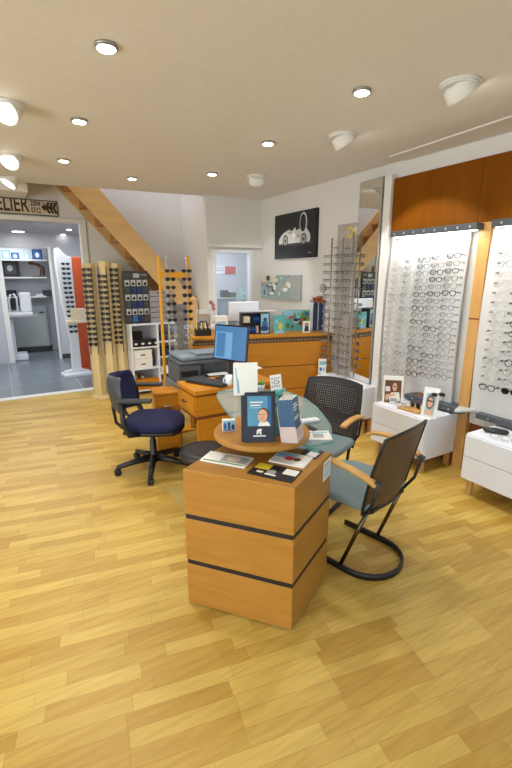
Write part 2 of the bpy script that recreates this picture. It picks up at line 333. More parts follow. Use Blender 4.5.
# low grey cupboard and eye instrument
p0 = PY(16, 346, 10.2); p1 = PY(46, 306, 10.2)
t = thing('low_cupboard', 'pale grey low cupboard with one wide door in the alcove', 'cupboard', ((p0.x+p1.x)/2, 10.28, .12)); w = (p1.x-p0.x)/2
MB().box(-w+.02, w-.02, -.06, .09, -.12, 0).build('plinth', DGREY, t, local=True)
MB().box(-w, w, -.08, .09, 0, p1.z-.12).build('carcass', mat('pale_grey_green', (176, 188, 188), .6), t, local=True, bevel=.004)
MB().box(-w+.03, w-.03, -.1, -.082, .03, p1.z-.16).build('door', mat('pale_grey_green2', (186, 196, 196), .5), t, local=True, bevel=.004)
MB().box(w-.14, w-.06, -.115, -.101, p1.z-.26, p1.z-.23).build('handle', DGREY, t, local=True)
ti = PY(20, 315, 9.5)
t = thing('instrument_table', 'white lift table with one column under the eye-testing instrument', 'table', (ti.x, 9.5, 0))
MB().box(-.28, .3, -.2, .2, ti.z-.03, ti.z).build('tabletop', GREYP, t, local=True, bevel=.01)
MB().box(-.27, -.13, -.07, .07, .12, ti.z-.03).build('column', WHITE, t, local=True, bevel=.01)
MB().box(-.28, .05, -.18, .18, .0, .12).build('base', WHITE, t, local=True, bevel=.02)
t = thing('eye_instrument', 'white eye-testing instrument with dark round chin rest on the lift table', 'instrument', (ti.x, 9.5, ti.z))
MB().box(-.2, .22, -.14, .14, 0, .06).build('base', WHITE, t, local=True, bevel=.015)
MB().prism([(0.02, -.1), (.22, -.1), (.22, .1), (.02, .1)], .06, .42).build('head', WHITE, t, local=True, bevel=.03)
MB().box(0.0, .02, -.06, .06, .18, .36).build('eyepiece', BLACK, t, local=True, bevel=.004)
MB().tube([(-.15, -.02, .06), (-.16, -.02, .25), (-.12, -.02, .38), (-.06, -.02, .40), (-.02, -.02, .3), (-.03, -.02, .06)], .018).build('head_rest', WHITE, t, local=True)
MB().box(-.13, -.05, -.0, .03, .1, .33).build('chin_rest', BLACK, t, local=True, bevel=.02)
# white sunglasses display in the workshop, orange panel behind it
YD = 7.5
c0 = PY(75, 362, YD); cx = PY(74, 360, YD).x
t = thing('display_tower', 'tall white curved sunglasses display standing in the workshop doorway', 'display', (cx, YD, 0), R(6))
out = [(-.17, 0), (.17, 0), (.17, .08), (.10, .1), (.10, 1.0), (.11, 1.86), (.02, 1.90), (-.07, 2.0), (-.12, 1.98), (-.13, 1.8), (-.10, 1.2), (-.03, .55), (-.04, .1), (-.17, .08)]
bb = MB(); bb.x = Matrix.Rotation(math.pi/2, 4, 'X'); bb.prism([(x, z) for x, z in out], -.04, .04); bb.build('body', WHITE, t, local=True, bevel=.008)
MB().box(-.2, .24, -.2, .12, 0, .05).build('base', WHITE, t, local=True, bevel=.01)
MB().box(-.08, .26, -.2, -.045, .86, .9).build('shelf', CREAM, t, local=True, bevel=.006)
tb = MB().prism([(-.02, -.17), (.22, -.17), (.22, -.06), (.02, -.06)], .9, 1.08).build('brochure_box', CREAM, t, local=True, bevel=.004)
o = MB().box(cx+.13, cx+.30, YD+.3, YD+.34, .05, 1.88).box(cx+.1, cx+.33, YD+.22, YD+.42, 0, .05).build('orange_display_panel', ORANGE, bevel=.01); tag(o, 'orange upright display panel just behind the white curved display', 'display')
# ------------------------------------------------------------------ stairs
YS = 5.80
u0 = PY(98, 187.5, YS); u1 = PY(190, 294, YS); l0 = PY(67.6, 186, YS); l1 = PY(161, 287, YS)
def line_z(a, b_, x): return a.z+(b_.z-a.z)*(x-a.x)/(b_.x-a.x)
XL, XR = -.2, 2.40
st = thing('staircase', 'light wooden staircase rising to the left through the ceiling', 'staircase', (1.2, YS, 0))
def stringer(y0, y1):
    q = [(XL, line_z(u0, u1, XL)), (XR, line_z(u0, u1, XR)), (XR, line_z(l0, l1, XR)), (XL, line_z(l0, l1, XL))]
    q = [(x, min(z, 3.6)) for x, z in q]
    zc = 3.6; xu = u0.x+(zc-u0.z)*(u1.x-u0.x)/(u1.z-u0.z); xl = l0.x+(zc-l0.z)*(l1.x-l0.x)/(l1.z-l0.z)
    q = [(xl, zc), (xu, zc), (XR, line_z(u0, u1, XR)), (XR, line_z(l0, l1, XR))]
    m = MB(); vs = [(x, y0, z) for x, z in q]+[(x, y1, z) for x, z in q]
    return m.add(vs, [(0, 3, 2, 1), (4, 5, 6, 7), (0, 1, 5, 4), (1, 2, 6, 5), (2, 3, 7, 6), (3, 0, 4, 7)])
stringer(YS, YS+.035).build('stringer', STRW, st); stringer(6.285, 6.32).build('stringer', STRW, st)
slope = (l1.z-l0.z)/(l1.x-l0.x); x = XR-.04; n = 0
while line_z(l0, l1, x) < 3.35:
    zt = line_z(l0, l1, x-.24)+.012
    MB().box(x-.24, x, YS+.035, 6.285, zt, zt+.035).build('tread', STRD, st, bevel=.004)
    MB().box(x-.235, x-.22, YS+.035, 6.285, zt+.035, zt+.2).build('riser', STRD, st)
    x -= .2/abs(slope)
p = PY(187.5, 300, YS)
MB().box(2.30, 2.41, YS-.04, YS+.06, 0, p.z).add([(2.29, YS-.05, p.z), (2.42, YS-.05, p.z), (2.42, YS+.07, p.z), (2.29, YS+.07, p.z), (2.355, YS+.01, p.z+.07)], [(0, 1, 4), (1, 2, 4), (2, 3, 4), (3, 0, 4), (3, 2, 1, 0)]).build('newel_post', STRW, st)
# ------------------------------------------------------------------ sign over the opening
YSG = 6.325
sp0 = PY(58.5, 217, YSG); sp1 = PY(58.5, 201.5, YSG); sh = sp1.z-sp0.z
t = thing('wall_sign', 'long cream sign reading ATELIER above the workshop opening', 'sign', (sp0.x-.5, YSG, sp0.z))
MB().box(-.95, .5, -.012, 0, 0, sh).build('board', mat('aged_cream_board', (196, 184, 160), .7, noise=.15, scale=8), t, local=True, bevel=.002)
MB().box(-.95, .5, -.016, -.012, 0, .012).box(-.95, .5, -.016, -.012, sh-.012, sh).box(.488, .5, -.016, -.012, 0, sh).build('border', DGREY, t, local=True)
LB = mat('lettering_brown', (52, 34, 26), .6)
lx = PY(29, 209, YSG).x-t.location.x
lettering('ATELIER', .245, LB, t, lx, -.013, .04, align='RIGHT', bold=.004, sx=.62, name='lettering')
lettering('2004', .088, LB, t, lx+.02, -.013, .112, sx=.62, bold=.002); lettering('07/12', .088, LB, t, lx+.02, -.013, .032, sx=.55, bold=.002)
ar = [rect(.32, .085, .44, .118)]
for k in range(3):
    x0 = .355+.04*k
    ar.append([(x0, .10), (x0+.03, .10), (x0+.062, .165), (x0+.03, .165)]); ar.append([(x0, .10), (x0+.03, .10), (x0+.062, .035), (x0+.03, .035)])
ar.append([(.31, .10), (.36, .15), (.36, .05)])
printed('arrow', [(q, LB) for q in ar], t, y=-.012)
# ------------------------------------------------------------------ ceiling lights
def downlight(px, py, lab):
    p = PZ(px, py, CH)
    t = thing('ceiling_spotlight', lab, 'light', (p.x, p.y, CH-.012), 0, 'small round recessed ceiling spots')
    MB().lathe([(.052, 0), (.052, .012)], n=24).lathe([(.038, -.004), (.05, -.001)], n=24).build('rim', SILV, t, local=True)
    MB().lathe([(.038, -.008), (.042, -.004)], n=20).build('lamp_lens', LAMP, t, local=True)
    l = bpy.data.lights.new('spot_lamp', 'SPOT'); l.energy = 22; l.color = (1, .97, .93); l.spot_size = R(120); l.spot_blend = .8; l.shadow_soft_size = .05
    lo = bpy.data.objects.new('lamp_light', l); COL.objects.link(lo); lo.parent = t; lo.location = (0, 0, -.03)
for a in ((106, 45, 'small round ceiling spot nearest the camera, upper left of the photo'), (79, 119.5, 'round ceiling spot behind the nearest one, above the left floor'), (63.5, 159.5, 'round ceiling spot closest to the workshop sign'),
          (132, 177.5, 'round ceiling spot beside the staircase opening'), (212, 173, 'round ceiling spot in front of the glazed back door'), (268, 142, 'round ceiling spot above the desk and monitor'), (362, 90, 'round ceiling spot between the two swivel lamps at right')):
    downlight(*a)
def swivel(px, py, lab, aim, pw=18, bl=.35):
    p = PZ(px, py, CH)
    t = thing('swivel_spotlight', lab, 'light', (p.x, p.y, CH), 0, 'large white swivelling ceiling spots')
    MB().lathe([(.105, -.012), (.105, 0)], n=32).lathe([(.085, -.02), (.10, -.012)], n=32).build('rim', WHITEM, t, local=True)
    d = (Vector(aim)-Vector((p.x, p.y, CH-.05))).normalized(); q = d.to_track_quat('Z', 'Y').to_matrix().to_4x4()
    mm = MB(); mm.x = Matrix.Translation((0, 0, -.02)); mm.lathe([(.06, -.03), (.08, -.015), (.084, .045), (.082, .05), (.078, .048)], n=32, axis=q); mm.build('lamp_head', WHITEM, t, local=True)
    mm = MB(); mm.x = Matrix.Translation((0, 0, -.02)); mm.lathe([(.07, .046), (.068, .0508)], n=32, axis=q); mm.build('lamp_lens', LAMP, t, local=True)
    l = bpy.data.lights.new('swivel_lamp', 'SPOT'); l.energy = pw; l.color = (1, .97, .93); l.spot_size = R(74); l.spot_blend = bl; l.shadow_soft_size = .05
    lo = bpy.data.objects.new('lamp_light', l); COL.objects.link(lo); lo.parent = t; lo.location = Vector((0, 0, -.02))+d*.1
    lo.rotation_euler = d.to_track_quat('-Z', 'Y').to_euler()
swivel(7, 104, 'large swivelling ceiling spot at left edge, nearest of the three there', (-1.2, 1.6, .6))
swivel(11, 156, 'large swivelling ceiling spot at left edge, middle of the three there', (-1.0, 2.8, .6))
swivel(10, 178, 'large swivelling ceiling spot at left edge, farthest, by the sign', (-1.0, 5.2, .6), pw=8)
swivel(460, 83, 'large swivelling ceiling spot above the white cabinets, nearest the camera', (3.27, 1.5, 1.2), pw=20)
swivel(343, 135, 'large swivelling ceiling spot in front of the tall mirror', (3.27, 2.55, 1.15), pw=28, bl=.1)
swivel(257, 176, 'large swivelling ceiling spot in front of the car picture', (3.1, 5.2, 1.0), pw=14)
for px, py, lab, r_ in ((18, 231, 'large swivelling spot on the workshop ceiling seen through the opening', .09), (69, 229, 'nearer small spot on the workshop ceiling above the white display', .035), (63, 234, 'farther small spot on the workshop ceiling above the white display', .035)):
    p = PZ(px, py, 2.33)
    t = thing('workshop_spotlight', lab, 'light', (p.x, p.y, 2.33), 0, 'workshop ceiling spots')
    MB().lathe([(r_*1.25, -.012), (r_*1.25, 0)], n=24).build('rim', WHITEM, t, local=True); MB().lathe([(r_, -.016), (r_, -.0125)], n=24).build('lamp_lens', LAMP, t, local=True)
# ------------------------------------------------------------------ spectacles
def lens_pts(shape, cx, w, h, n=14):
    pts = []
    for k in range(n):
        a = 2*math.pi*k/n; e = {'round': 1.0, 'square': .55, 'panto': .8}[shape]
        c, s_ = math.cos(a), math.sin(a)
        x = math.copysign(abs(c)**e, c)*w/2; z = math.copysign(abs(s_)**e, s_)*h/2
        if shape != 'round' and s_ < 0: x *= .88
        pts.append((cx+x, z))
    return pts
def glasses_mesh(name, shape, fm, lm, W=.135, thick=.0028, temples=True, n=14, rim=True):
    m = MB(); lw = W*.40; lh = lw*{'round': .92, 'square': .66, 'panto': .78}[shape]; off = W*.255
    for s_ in (-1, 1):
        pts = lens_pts(shape, s_*off, lw, lh, n)
        if rim: m.tube([(x, 0, z) for x, z in pts], thick, 5, 0, closed=True)
        m.add([(x, -.0006, z) for x, z in pts], [tuple(range(n))[::-1]], 1)
        if temples: m.tube([(s_*W/2*.93, .001, lh*.25), (s_*W/2, .004, lh*.25), (s_*W/2, .05, lh*.24), (s_*W/2*.96, .12, lh*.1), (s_*W/2*.94, .14, -lh*.3)][:3 if temples == 'short' else 5], thick*.9, 4, 0)
    m.tube([(-off+lw/2, 0, lh*.12), (0, -.002, lh*.25), (off-lw/2, 0, lh*.12)], thick, 5, 0)
    return m
GP = {}
def spectacles(shape, fm, lm, **k):
    key = (shape, fm.name, lm.name, tuple(sorted(k.items())))
    if key not in GP:
        o = glasses_mesh('g', shape, fm, lm, **k).build('spectacles', [fm, lm], None, local=True); GP[key] = o.data; bpy.data.objects.remove(o)
    return GP[key]
def put_glasses(name, me, loc, rz, label, group, tilt=0, scale=1):
    o = bpy.data.objects.new(name, me); COL.objects.link(o); o.location = loc; o.rotation_euler = (tilt, 0, rz); o.scale = (scale,)*3
    return tag(o, label, 'glasses' if name == 'spectacles' else 'sunglasses', group)
ORD = ['top', 'second', 'third', 'fourth', 'fifth', 'sixth', 'seventh', 'eighth', 'ninth', 'tenth', 'eleventh', 'twelfth', 'thirteenth', 'fourteenth', 'fifteenth', 'sixteenth', 'seventeenth', 'eighteenth', 'nineteenth', 'twentieth']
def rowname(i, n): return 'bottom' if i == n-1 else ORD[i]
FB = mat('frame_black', (34, 32, 34), .4, noise=0); FG = mat('frame_grey', (128, 126, 124), .35, noise=0); FC = mat('frame_clear', (196, 192, 186), .25, noise=0)
FT = mat('frame_tortoise', (104, 70, 46), .35, noise=.3, scale=80); FGOLD = mat('frame_gold', (176, 146, 104), .3, metal=.5, noise=0); FBL = mat('frame_blue', (54, 76, 110), .4, noise=0)
FN = {'frame_black': 'black', 'frame_grey': 'grey metal', 'frame_clear': 'clear', 'frame_tortoise': 'brown', 'frame_gold': 'gold', 'frame_blue': 'blue'}
PANELM = mat('white_panel_board', (208, 209, 210), .5, noise=.01)
def lit_panel(lab, y0, y1, z0, z1, x=3.2):
    t = thing('eyewear_display', lab, 'display panel', (x+.03, (y0+y1)/2, z0), RX, 'tall white panels on the right wall')
    w = abs(y1-y0)/2; h = z1-z0
    m = MB(); N_ = 12
    # gently bowed board
    vs = []; 
    for i in range(N_+1):
        zz = h*i/N_; bow = .03*math.sin(math.pi*i/N_)
        for yy in (-bow-.012, -bow+.012): vs += [(-w, yy, zz), (w, yy, zz)]
    fs = []
    for i in range(N_):
        a = i*4; c = a+4
        fs += [(a, a+1, c+1, c), (a+3, a+2, c+2, c+3), (a+2, a, c, c+2), (a+1, a+3, c+3, c+1)]
    fs += [(0, 2, 3, 1), (N_*4, N_*4+1, N_*4+3, N_*4+2)]
    m.add(vs, fs, 0, True); m.build('board', PANELM, t, local=True, bevel=.002)
    MB().box(-w*.1, w*.1, .012, .037, .05, h-.05).build('wall_bracket', ALU, t, local=True)
    return t, w, h
P1Y0, P1Y1 = 2.21, 3.0
t1, w1, h1 = lit_panel('white display panel full of spectacles left of the wooden post', P1Y0, P1Y1, .42, 1.93)
P2Y0, P2Y1 = 1.15, 2.03
t2, w2, h2 = lit_panel('white display panel of spectacles right of the wooden post, cut by the photo edge', P2Y0, P2Y1, .42, 1.93)
def slate_strip(label, y0, y1, z, x=3.10, h=.05, d=.16, nl=7, light=True):
    t = thing('light_strip' if light else 'panel_rail', label, 'light strip' if light else 'rail', (3.27, (y0+y1)/2, z), RX, 'dark strips above and below the white panels')
    w = abs(y1-y0)/2
    MB().box(-w, w, -d, 0, 0, h).build('housing', STRIP, t, local=True, bevel=.004)
    m = MB()
    for k in range(nl):
        xx = -w+(k+.5)*2*w/nl; m.lathe([(.009, 0), (.009, .003)], (xx, -d-.0005, h*.5), 12, axis=Matrix.Rotation(math.pi/2, 4, 'X'))
    m.build('stud', ALU, t, local=True)
    if light:
        MB().box(-w+.02, w-.02, -d+.02, -d+.05, -.004, 0).build('led_bar', LED, t, local=True)
        l = bpy.data.lights.new('led_light', 'AREA'); l.shape = 'RECTANGLE'; l.size = 2*w-.05; l.size_y = .04; l.energy = 1.7; l.color = (1, .98, .95)
        lo = bpy.data.objects.new('strip_light', l); COL.objects.link(lo); lo.parent = t; lo.location = (0, -d+.03, -.012); lo.rotation_euler = (R(12), 0, 0)
    return t
slate_strip('dark studded light strip above the white panel left of the post', 2.095, 2.93, 1.925, nl=8)
slate_strip('dark studded light strip above the white panel right of the post', 1.1, 1.98, 1.93, nl=6)
slate_strip('dark rail under the foot of the panel left of the post', 2.06, 2.62, .495, nl=3, light=False, h=.045)
slate_strip('dark rail under the foot of the panel right of the post', 1.1, 1.94, .495, nl=4, light=False, h=.045, d=.12)
# glasses on the near panel: five columns, on the far panel: two columns
def panel_glasses(t, cols, rows, tl, tr, bl, br, which, seed, lowrow=None):
    rnd = random.Random(seed)
    for c in range(len(cols)):
        u = cols[c]; rails = [MB(), MB()]; PM = mat('brown_peg', (120, 92, 66), .4) if which == 'right' else mat('clear_peg', (178, 170, 160), .3)
        for r_ in range(rows):
            v = r_/(rows-1)
            y = (tl[0]*(1-u)+tr[0]*u)*(1-v)+(bl[0]*(1-u)+br[0]*u)*v
            z = (tl[1]*(1-u)+tr[1]*u)*(1-v)+(bl[1]*(1-u)+br[1]*u)*v
            bow = .03*math.sin(math.pi*(z-.42)/1.51); xf = 3.23-bow-.012
            dark = which == 'left' and c >= 2 or which == 'right' and c == 1
            fm = rnd.choice([FB, FB, FG, FBL, FT, FG] if dark else ([FC, FC, FG, FC] if c < 2 else [FC, FG, FGOLD]))
            shp = rnd.choice(['round', 'square', 'panto']); lm = LENS
            if which == 'right' and r_ == rows-1: fm = FB; shp = 'panto'; lm = LENS if c == 0 else DLENS
            me = spectacles(shp, fm, lm, temples='short', thick=.0034 if fm is FB else .0024)
            cn = {'left': ['leftmost', 'second', 'middle', 'fourth', 'rightmost'], 'right': ['left', 'right']}[which][c]
            put_glasses('spectacles', me, (xf-.052, y, z), RX, '%s spectacles on the panel %s of the wooden post, %s row, %s column' % (FN[fm.name], which, rowname(r_, rows), cn), 'spectacles on the panel %s of the post' % which)
            for s_ in (-1, 1):
                yy = y+s_*.066
                rails[(s_+1)//2].lathe([(.0055, 0), (.0075, .022), (.0055, .03)], (xf-.0, yy, z+.006), 8, axis=Matrix.Rotation(-math.pi/2, 4, 'Y'))
        for q in rails: q.build('peg_rail', PM, t)
panel_glasses(t1, [0, .25, .5, .75, 1], 18, (2.85, 1.705), (2.29, 1.745), (2.90, .70), (2.285, .76), 'left', 3)
panel_glasses(t2, [0, 1], 15, (1.865, 1.745), (1.70, 1.75), (1.875, .76), (1.70, .765), 'right', 5)
# wood post, upper wood panel, mirror, white post
o = MB().box(3.20, 3.27, 2.04, 2.13, .0, 1.98).box(3.198, 3.2, 2.04, 2.13, 1.258, 1.27, 1).build('wooden_post', [POSTW, BASEB]); tag(o, 'pale wooden post between the two white spectacle panels', 'post')
o = MB().box(3.25, 3.268, 1.80, 2.035, 0.0, .5).build('wood_backing', BASEB)
tag(o, 'brown wooden backing low on the wall under the post shelf', 'panel')
t = thing('wood_fascia', 'large reddish-brown wood panel high on the right wall above the white panels', 'wall panel', (3.27, 2.0, 1.98), RX)
MB().box(-1.04, -.17+.0, -.05, 0, 0, .462).build('left_board', PANW, t, local=True, bevel=.002); MB().box(-.167, 1.0, -.05, 0, 0, .462).build('right_board', PANW, t, local=True, bevel=.002)
o = MB().prism([(3.24, 2.13), (3.05, 2.06), (3.06, 2.03), (3.24, 1.96)], .53, .545).build('corner_shelf', mat('pale_glass_shelf', (196, 206, 206), .15)); tag(o, 'small pale triangular shelf at the foot of the wooden post', 'shelf')
t = thing('wall_mirror', 'tall narrow mirror on the right wall beside the spectacle rods', 'mirror', (3.243, 3.30, .5), R(-96))
MB().box(-.17, .17, -.04, 0, 0, 1.98).build('frame', ALU, t, local=True, bevel=.003)
MB().box(-.16, .155, -.0415, -.0402, .01, 1.97).build('glass', MIRROR, t, local=True)
o = MB().box(3.19, 3.265, 3.03, 3.115, 0, 2.475).build('white_post', mat('white_post_paint', (222, 222, 220), .5)); tag(o, 'tall white post between the mirror and the wood panel', 'post')
# ------------------------------------------------------------------ framed car picture (right wall)
t = thing('framed_picture', 'black framed picture of a silver racing car on the right wall', 'picture', (3.27, 4.61, 1.80), RX)
W_ = .445; H_ = .54
MB().box(-W_, W_, -.03, 0, 0, H_).build('frame', BLACKG, t, local=True, bevel=.003)
NIGHT = mat('night_print', (30, 32, 40), .35); CAR = mat('silver_print', (205, 207, 208), .4); REF = mat('dim_reflection_print', (78, 86, 94), .35)
car = [(-.34, .20), (-.34, .25), (-.30, .29), (-.24, .33), (-.16, .355), (-.10, .365), (-.06, .34), (-.02, .36), (.02, .385), (.04, .345), (.12, .36), (.2, .375), (.26, .35), (.32, .29), (.33, .24), (.32, .20)]
car = [(x, z-.02) for x, z in car]
sh_ = [(rect(-W_+.012, .012, W_-.012, H_-.012), NIGHT), ([(x, .36-.02-z*.55+.0) for x, z in car], REF), (rect(-.40, .155, .40, .175), mat('floor_line_print', (62, 66, 72), .4)), (car, CAR)]
for wx in (-.19, .2): sh_ += [(ell(wx, .215, .06, .07), NIGHT), (ell(wx, .215, .045, .053), GREYP), (ell(wx, .215, .018, .02), NIGHT)]
sh_ += [(ell(.19, .40, .075, .12, 24), CAR), (ell(.185, .40, .058, .1, 24), NIGHT), (ell(.0, .27, .03, .03), PAPER), (rect(.06, .24, .12, .28), GREYP), (rect(-.12, .3, -.05, .31), REF), (rect(.30, .05, .36, .06), GREYP)]
printed('car_print', sh_, t, y=-.03)
# long low mirror; its reflection of the shop is painted in colour blocks
ya = 5.40; yb = PX(301, 285, 3.25).y; zc = PX(258, 297, 3.25).z; zd = PX(280, 275, 3.25).z
t = thing('painted_mirror', 'wide unframed mirror with painted reflection below the car picture', 'picture', (3.27, (ya+yb)/2, zc), RX)
w = (ya-yb)/2; h = zd-zc
MB().box(-w, w, -.03, 0, 0, h).build('backing', GREYP, t, local=True, bevel=.002)
sh_ = [(rect(-w, 0, w*.55, h), GRGRN), (rect(-w, h*.7, -w*.1, h), CREAM)]
rn = random.Random(4)
for k in range(46):
    x0 = rn.uniform(-w, w*.45); z0 = rn.uniform(.1*h, .85*h); sh_.append((rect(x0, z0, min(x0+rn.uniform(.02, .1), w*.55), min(z0+rn.uniform(.01, .07), h)), rn.choice([GREYP, PAPER, DGREY, MGREY, CREAM, GRGRN, GREYP])))
sh_ += [(rect(-w*.95, h*.05, -w*.62, h*.5), LBLUE), (rect(-w*.9, h*.12, -w*.68, h*.45), GRGRN), (rect(-w*.82, h*.15, -w*.76, h*.35), DGREY)]
printed('painted_reflection', sh_, t, y=-.03, step=.0001)
o = MB(); o.lathe([(.055, 0), (.05, .012)], PX(323, 288, 3.26), 28, axis=Matrix.Rotation(-math.pi/2, 4, 'Y')); o = o.build('wall_disc', GREYP); tag(o, 'small pale round disc on the wall beside the spectacle rods', 'disc')
# ------------------------------------------------------------------ spectacle rods on the right wall
pa = PX(338, 224, 3.26); pb = PX(363, 221, 3.26)
t = thing('rod_display', 'wall display of three tall rods with rows of spectacles beside the mirror', 'display', (3.27, 3.66, .5), RX)
MB().box(-.16, .175, -.012, 0, 0, 1.62).build('back_panel', mat('grey_back_panel', (176, 170, 164), .4), t, local=True, bevel=.002)
printed('round_logo', [(ell(.04, 1.53, .05, .055), YELP), (ell(.04, 1.53, .03, .035), GREYP), (ell(.115, 1.54, .03, .045), CREAM)], t, y=-.012)
rods = []
for k, (pxt, pyt, pxb, pyb) in enumerate(((331, 238, 328, 372), (343, 238, 337, 388), (352, 232, 347, 392))):
    a = PX(pxt, pyt, 3.17); c = PX(pxb, pyb, 3.17); yy = (a.y+c.y)/2; rods.append(yy); z0 = .56 if k == 0 else .5
    pins = MB().tube([(3.168, yy, .6), (3.168, yy, 1.82)], .004, 4)
    for r_ in range(15): pins.tube([(3.12, yy+.06, 1.80-.0835*r_), (3.17, yy, 1.795-.0835*r_), (3.12, yy-.05, 1.80-.0835*r_)], .003, 4)
    pins.build('pin_rail', SILV, t)
    MB().tube([(3.17, yy, z0+.01), (3.17, yy, a.z)], .009, 8).tube([(3.17, yy, a.z-.1), (3.262, yy, a.z-.1)], .006, 6).tube([(3.17, yy, z0+.1), (3.262, yy, z0+.1)], .006, 6).build('rod', SILV if k else ALU, t)
rn = random.Random(9)
for k, yy in enumerate(rods):
    for r_ in range(15):
        z = 1.79-.0835*r_
        if k == 0 and z < .62: continue
        fm = rn.choice([FB, FB, FT, FG, FB])
        me = spectacles(rn.choice(['round', 'square', 'panto']), fm, LENS, temples='short', thick=.003, W=.1)
        put_glasses('spectacles', me, (3.125, yy+.022, z), R(-84), '%s spectacles on the %s wall rod left of the mirror, %s row' % (FN[fm.name], ['left', 'middle', 'right'][k], rowname(r_, 15)), 'spectacles on the three wall rods')
# ------------------------------------------------------------------ low white cabinets
def low_cabinet(lab, x0, y0, y1, z0=.13, z1=.48, xb=3.255, legs=True, group='low white two-drawer cabinets'):
    t = thing('low_cabinet', lab, 'cabinet', ((x0+xb)/2, (y0+y1)/2, 0), RX, group)
    d = (xb-x0)/2; w = (y1-y0)/2
    MB().box(-w, w, -d+.018, d, z0, z1).build('body', WHITE, t, local=True, bevel=.004)
    zm = (z0+z1)/2
    MB().box(-w+.003, w-.003, -d, -d+.017, zm+.004, z1-.012).build('drawer', WHITE, t, local=True, bevel=.003)
    MB().box(-w+.003, w-.003, -d, -d+.017, z0+.003, zm).build('drawer', WHITE, t, local=True, bevel=.003)
    if legs:
        for sx in (-1, 1):
            for sy in (-1, 1): MB().box(sx*(w-.05)-.02, sx*(w-.05)+.02, sy*(d-.06)-.02, sy*(d-.06)+.02, 0, z0).build('leg', POSTW, t, local=True, bevel=.003)
    return t
low_cabinet('low white cabinet below the left spectacle panel, holding photo stands', 2.80, 2.125, 2.70)
low_cabinet('low white cabinet at the right photo edge with a black case on it', 2.815, 1.12, 1.79)
low_cabinet('low white cabinet behind the black mesh chair, under the wall rods', 3.02, 3.05, 3.80, .17, .5)
# things on the cabinets
def woman(w, h):
    return [(rect(-w, 0, w, h), BROWN), (rect(-w*.9, h*.5, -w*.35, h*.72), PAPER), (ell(w*.15, h*.68, w*.42, h*.24), HAIR), (ell(w*.2, h*.7, w*.28, h*.19), SKIN), (rect(-.0+w*.0, h*.70, w*.42, h*.735), FT),
            ([(-w*.5, h*.25), (-w*.2, h*.45), (w*.75, h*.48), (w*.95, h*.1), (w*.3, 0), (-w*.3, 0)], PAPER), ([(-w*.95, h*.22), (-w*.8, h*.36), (w*.2, h*.42), (w*.3, h*.33), (-w*.4, h*.24), (-w*.7, h*.05)], SKIN), (rect(-w*.3, h*.05, w*.5, h*.2), GREYP)]
def stand_on(px, py, z): return PZ(px, py, z)
p = stand_on(392, 404, .48)
t = thing('photo_stand', 'upright photo of a smiling woman in glasses on the low white cabinet', 'photo', p, R(-42))
MB().add([(-.085, -.004, 0), (.085, -.004, 0), (.085, .03, .25), (-.085, .03, .25), (-.085, .004, 0), (.085, .004, 0), (.085, .038, .25), (-.085, .038, .25)], [(0, 1, 2, 3), (7, 6, 5, 4), (0, 4, 5, 1), (1, 5, 6, 2), (2, 6, 7, 3), (3, 7, 4, 0)]).build('board', PAPER, t, local=True)
pr = printed('portrait', woman(.07, .2), t); pr.rotation_euler = (R(-7.8), 0, 0); pr.location = (0, -.004, .015)
MB().tube([(0, .03, .18), (0, .1, .0)], .004, 6).build('strut', PAPER, t, local=True)
p = stand_on(428, 418, .48)
t = thing('photo_stand', 'white leaning photo stand with black glasses hung on its corner', 'photo', p, R(-68))
MB().add([(-.06, -.004, 0), (.06, -.004, 0), (.06, .05, .24), (-.06, .05, .24), (-.06, .004, 0), (.06, .004, 0), (.06, .058, .24), (-.06, .058, .24)], [(0, 1, 2, 3), (7, 6, 5, 4), (0, 4, 5, 1), (1, 5, 6, 2), (2, 6, 7, 3), (3, 7, 4, 0)]).build('board', PAPER, t, local=True)
pr = printed('portrait', [(rect(-.035, 0, .035, .17), LBLUE), (ell(0, .1, .03, .055), HAIR), (ell(0, .1, .022, .042), SKIN), (rect(-.02, .105, .02, .115), BLACK), (rect(-.03, 0, .03, .04), SKIN)], t); pr.rotation_euler = (R(-12.5), 0, 0); pr.location = (0, -.004, .03)
MB().tube([(0, .05, .2), (0, .13, 0)], .004, 6).build('strut', PAPER, t, local=True)
put_glasses('sunglasses', spectacles('panto', FB, DLENS, temples=True, W=.12), p+Vector((.035, -.045, .20)), R(-30), 'black sunglasses hanging over the corner of the leaning photo stand', None, tilt=R(-60))
p = stand_on(408, 410, .48)
o = MB().obox(p+Vector((.02, -.02, .009)), (.13, .2, .018), (0, 0, R(8))).build('wooden_tray', POSTW, bevel=.003); tag(o, 'small flat wooden tray on the white cabinet between the photos', 'tray')
put_glasses('spectacles', spectacles('panto', FG, LENS, temples=True), p+Vector((-.03, .03, .045)), R(-60), 'grey spectacles resting on the left of the wooden tray', None)
put_glasses('sunglasses', spectacles('round', FT, DLENS, temples=True), p+Vector((.05, -.03, .045)), R(-100), 'brown sunglasses resting on the right of the wooden tray', None)
q = stand_on(418, 402, .48)
o = MB().tube([q+Vector((.03, .12, .03)), q+Vector((.03, .06, .04)), q+Vector((.03, 0, .045)), q+Vector((.03, -.06, .035))], [.02, .035, .04, .015], 10).build('leather_case', BROWN); tag(o, 'brown leather glasses case lying behind the wooden tray', 'case')
p = stand_on(493, 434, .48)
t = thing('glasses_case', 'black rounded glasses case on the right-hand white cabinet', 'case', p+Vector((.03, 0, 0)), R(-62))
m = MB(); m.tube([(-.085, 0, .02), (-.07, 0, .02), (0, 0, .02), (.07, 0, .02), (.085, 0, .02)], [.008, .026, .033, .026, .008], 12, flat=.6); m.build('shell', BLACK, t, local=True)
MB().tube([(-.07, -.026, .021), (0, -.034, .021), (.07, -.026, .021)], .0025, 6).build('seam', DGREY, t, local=True)
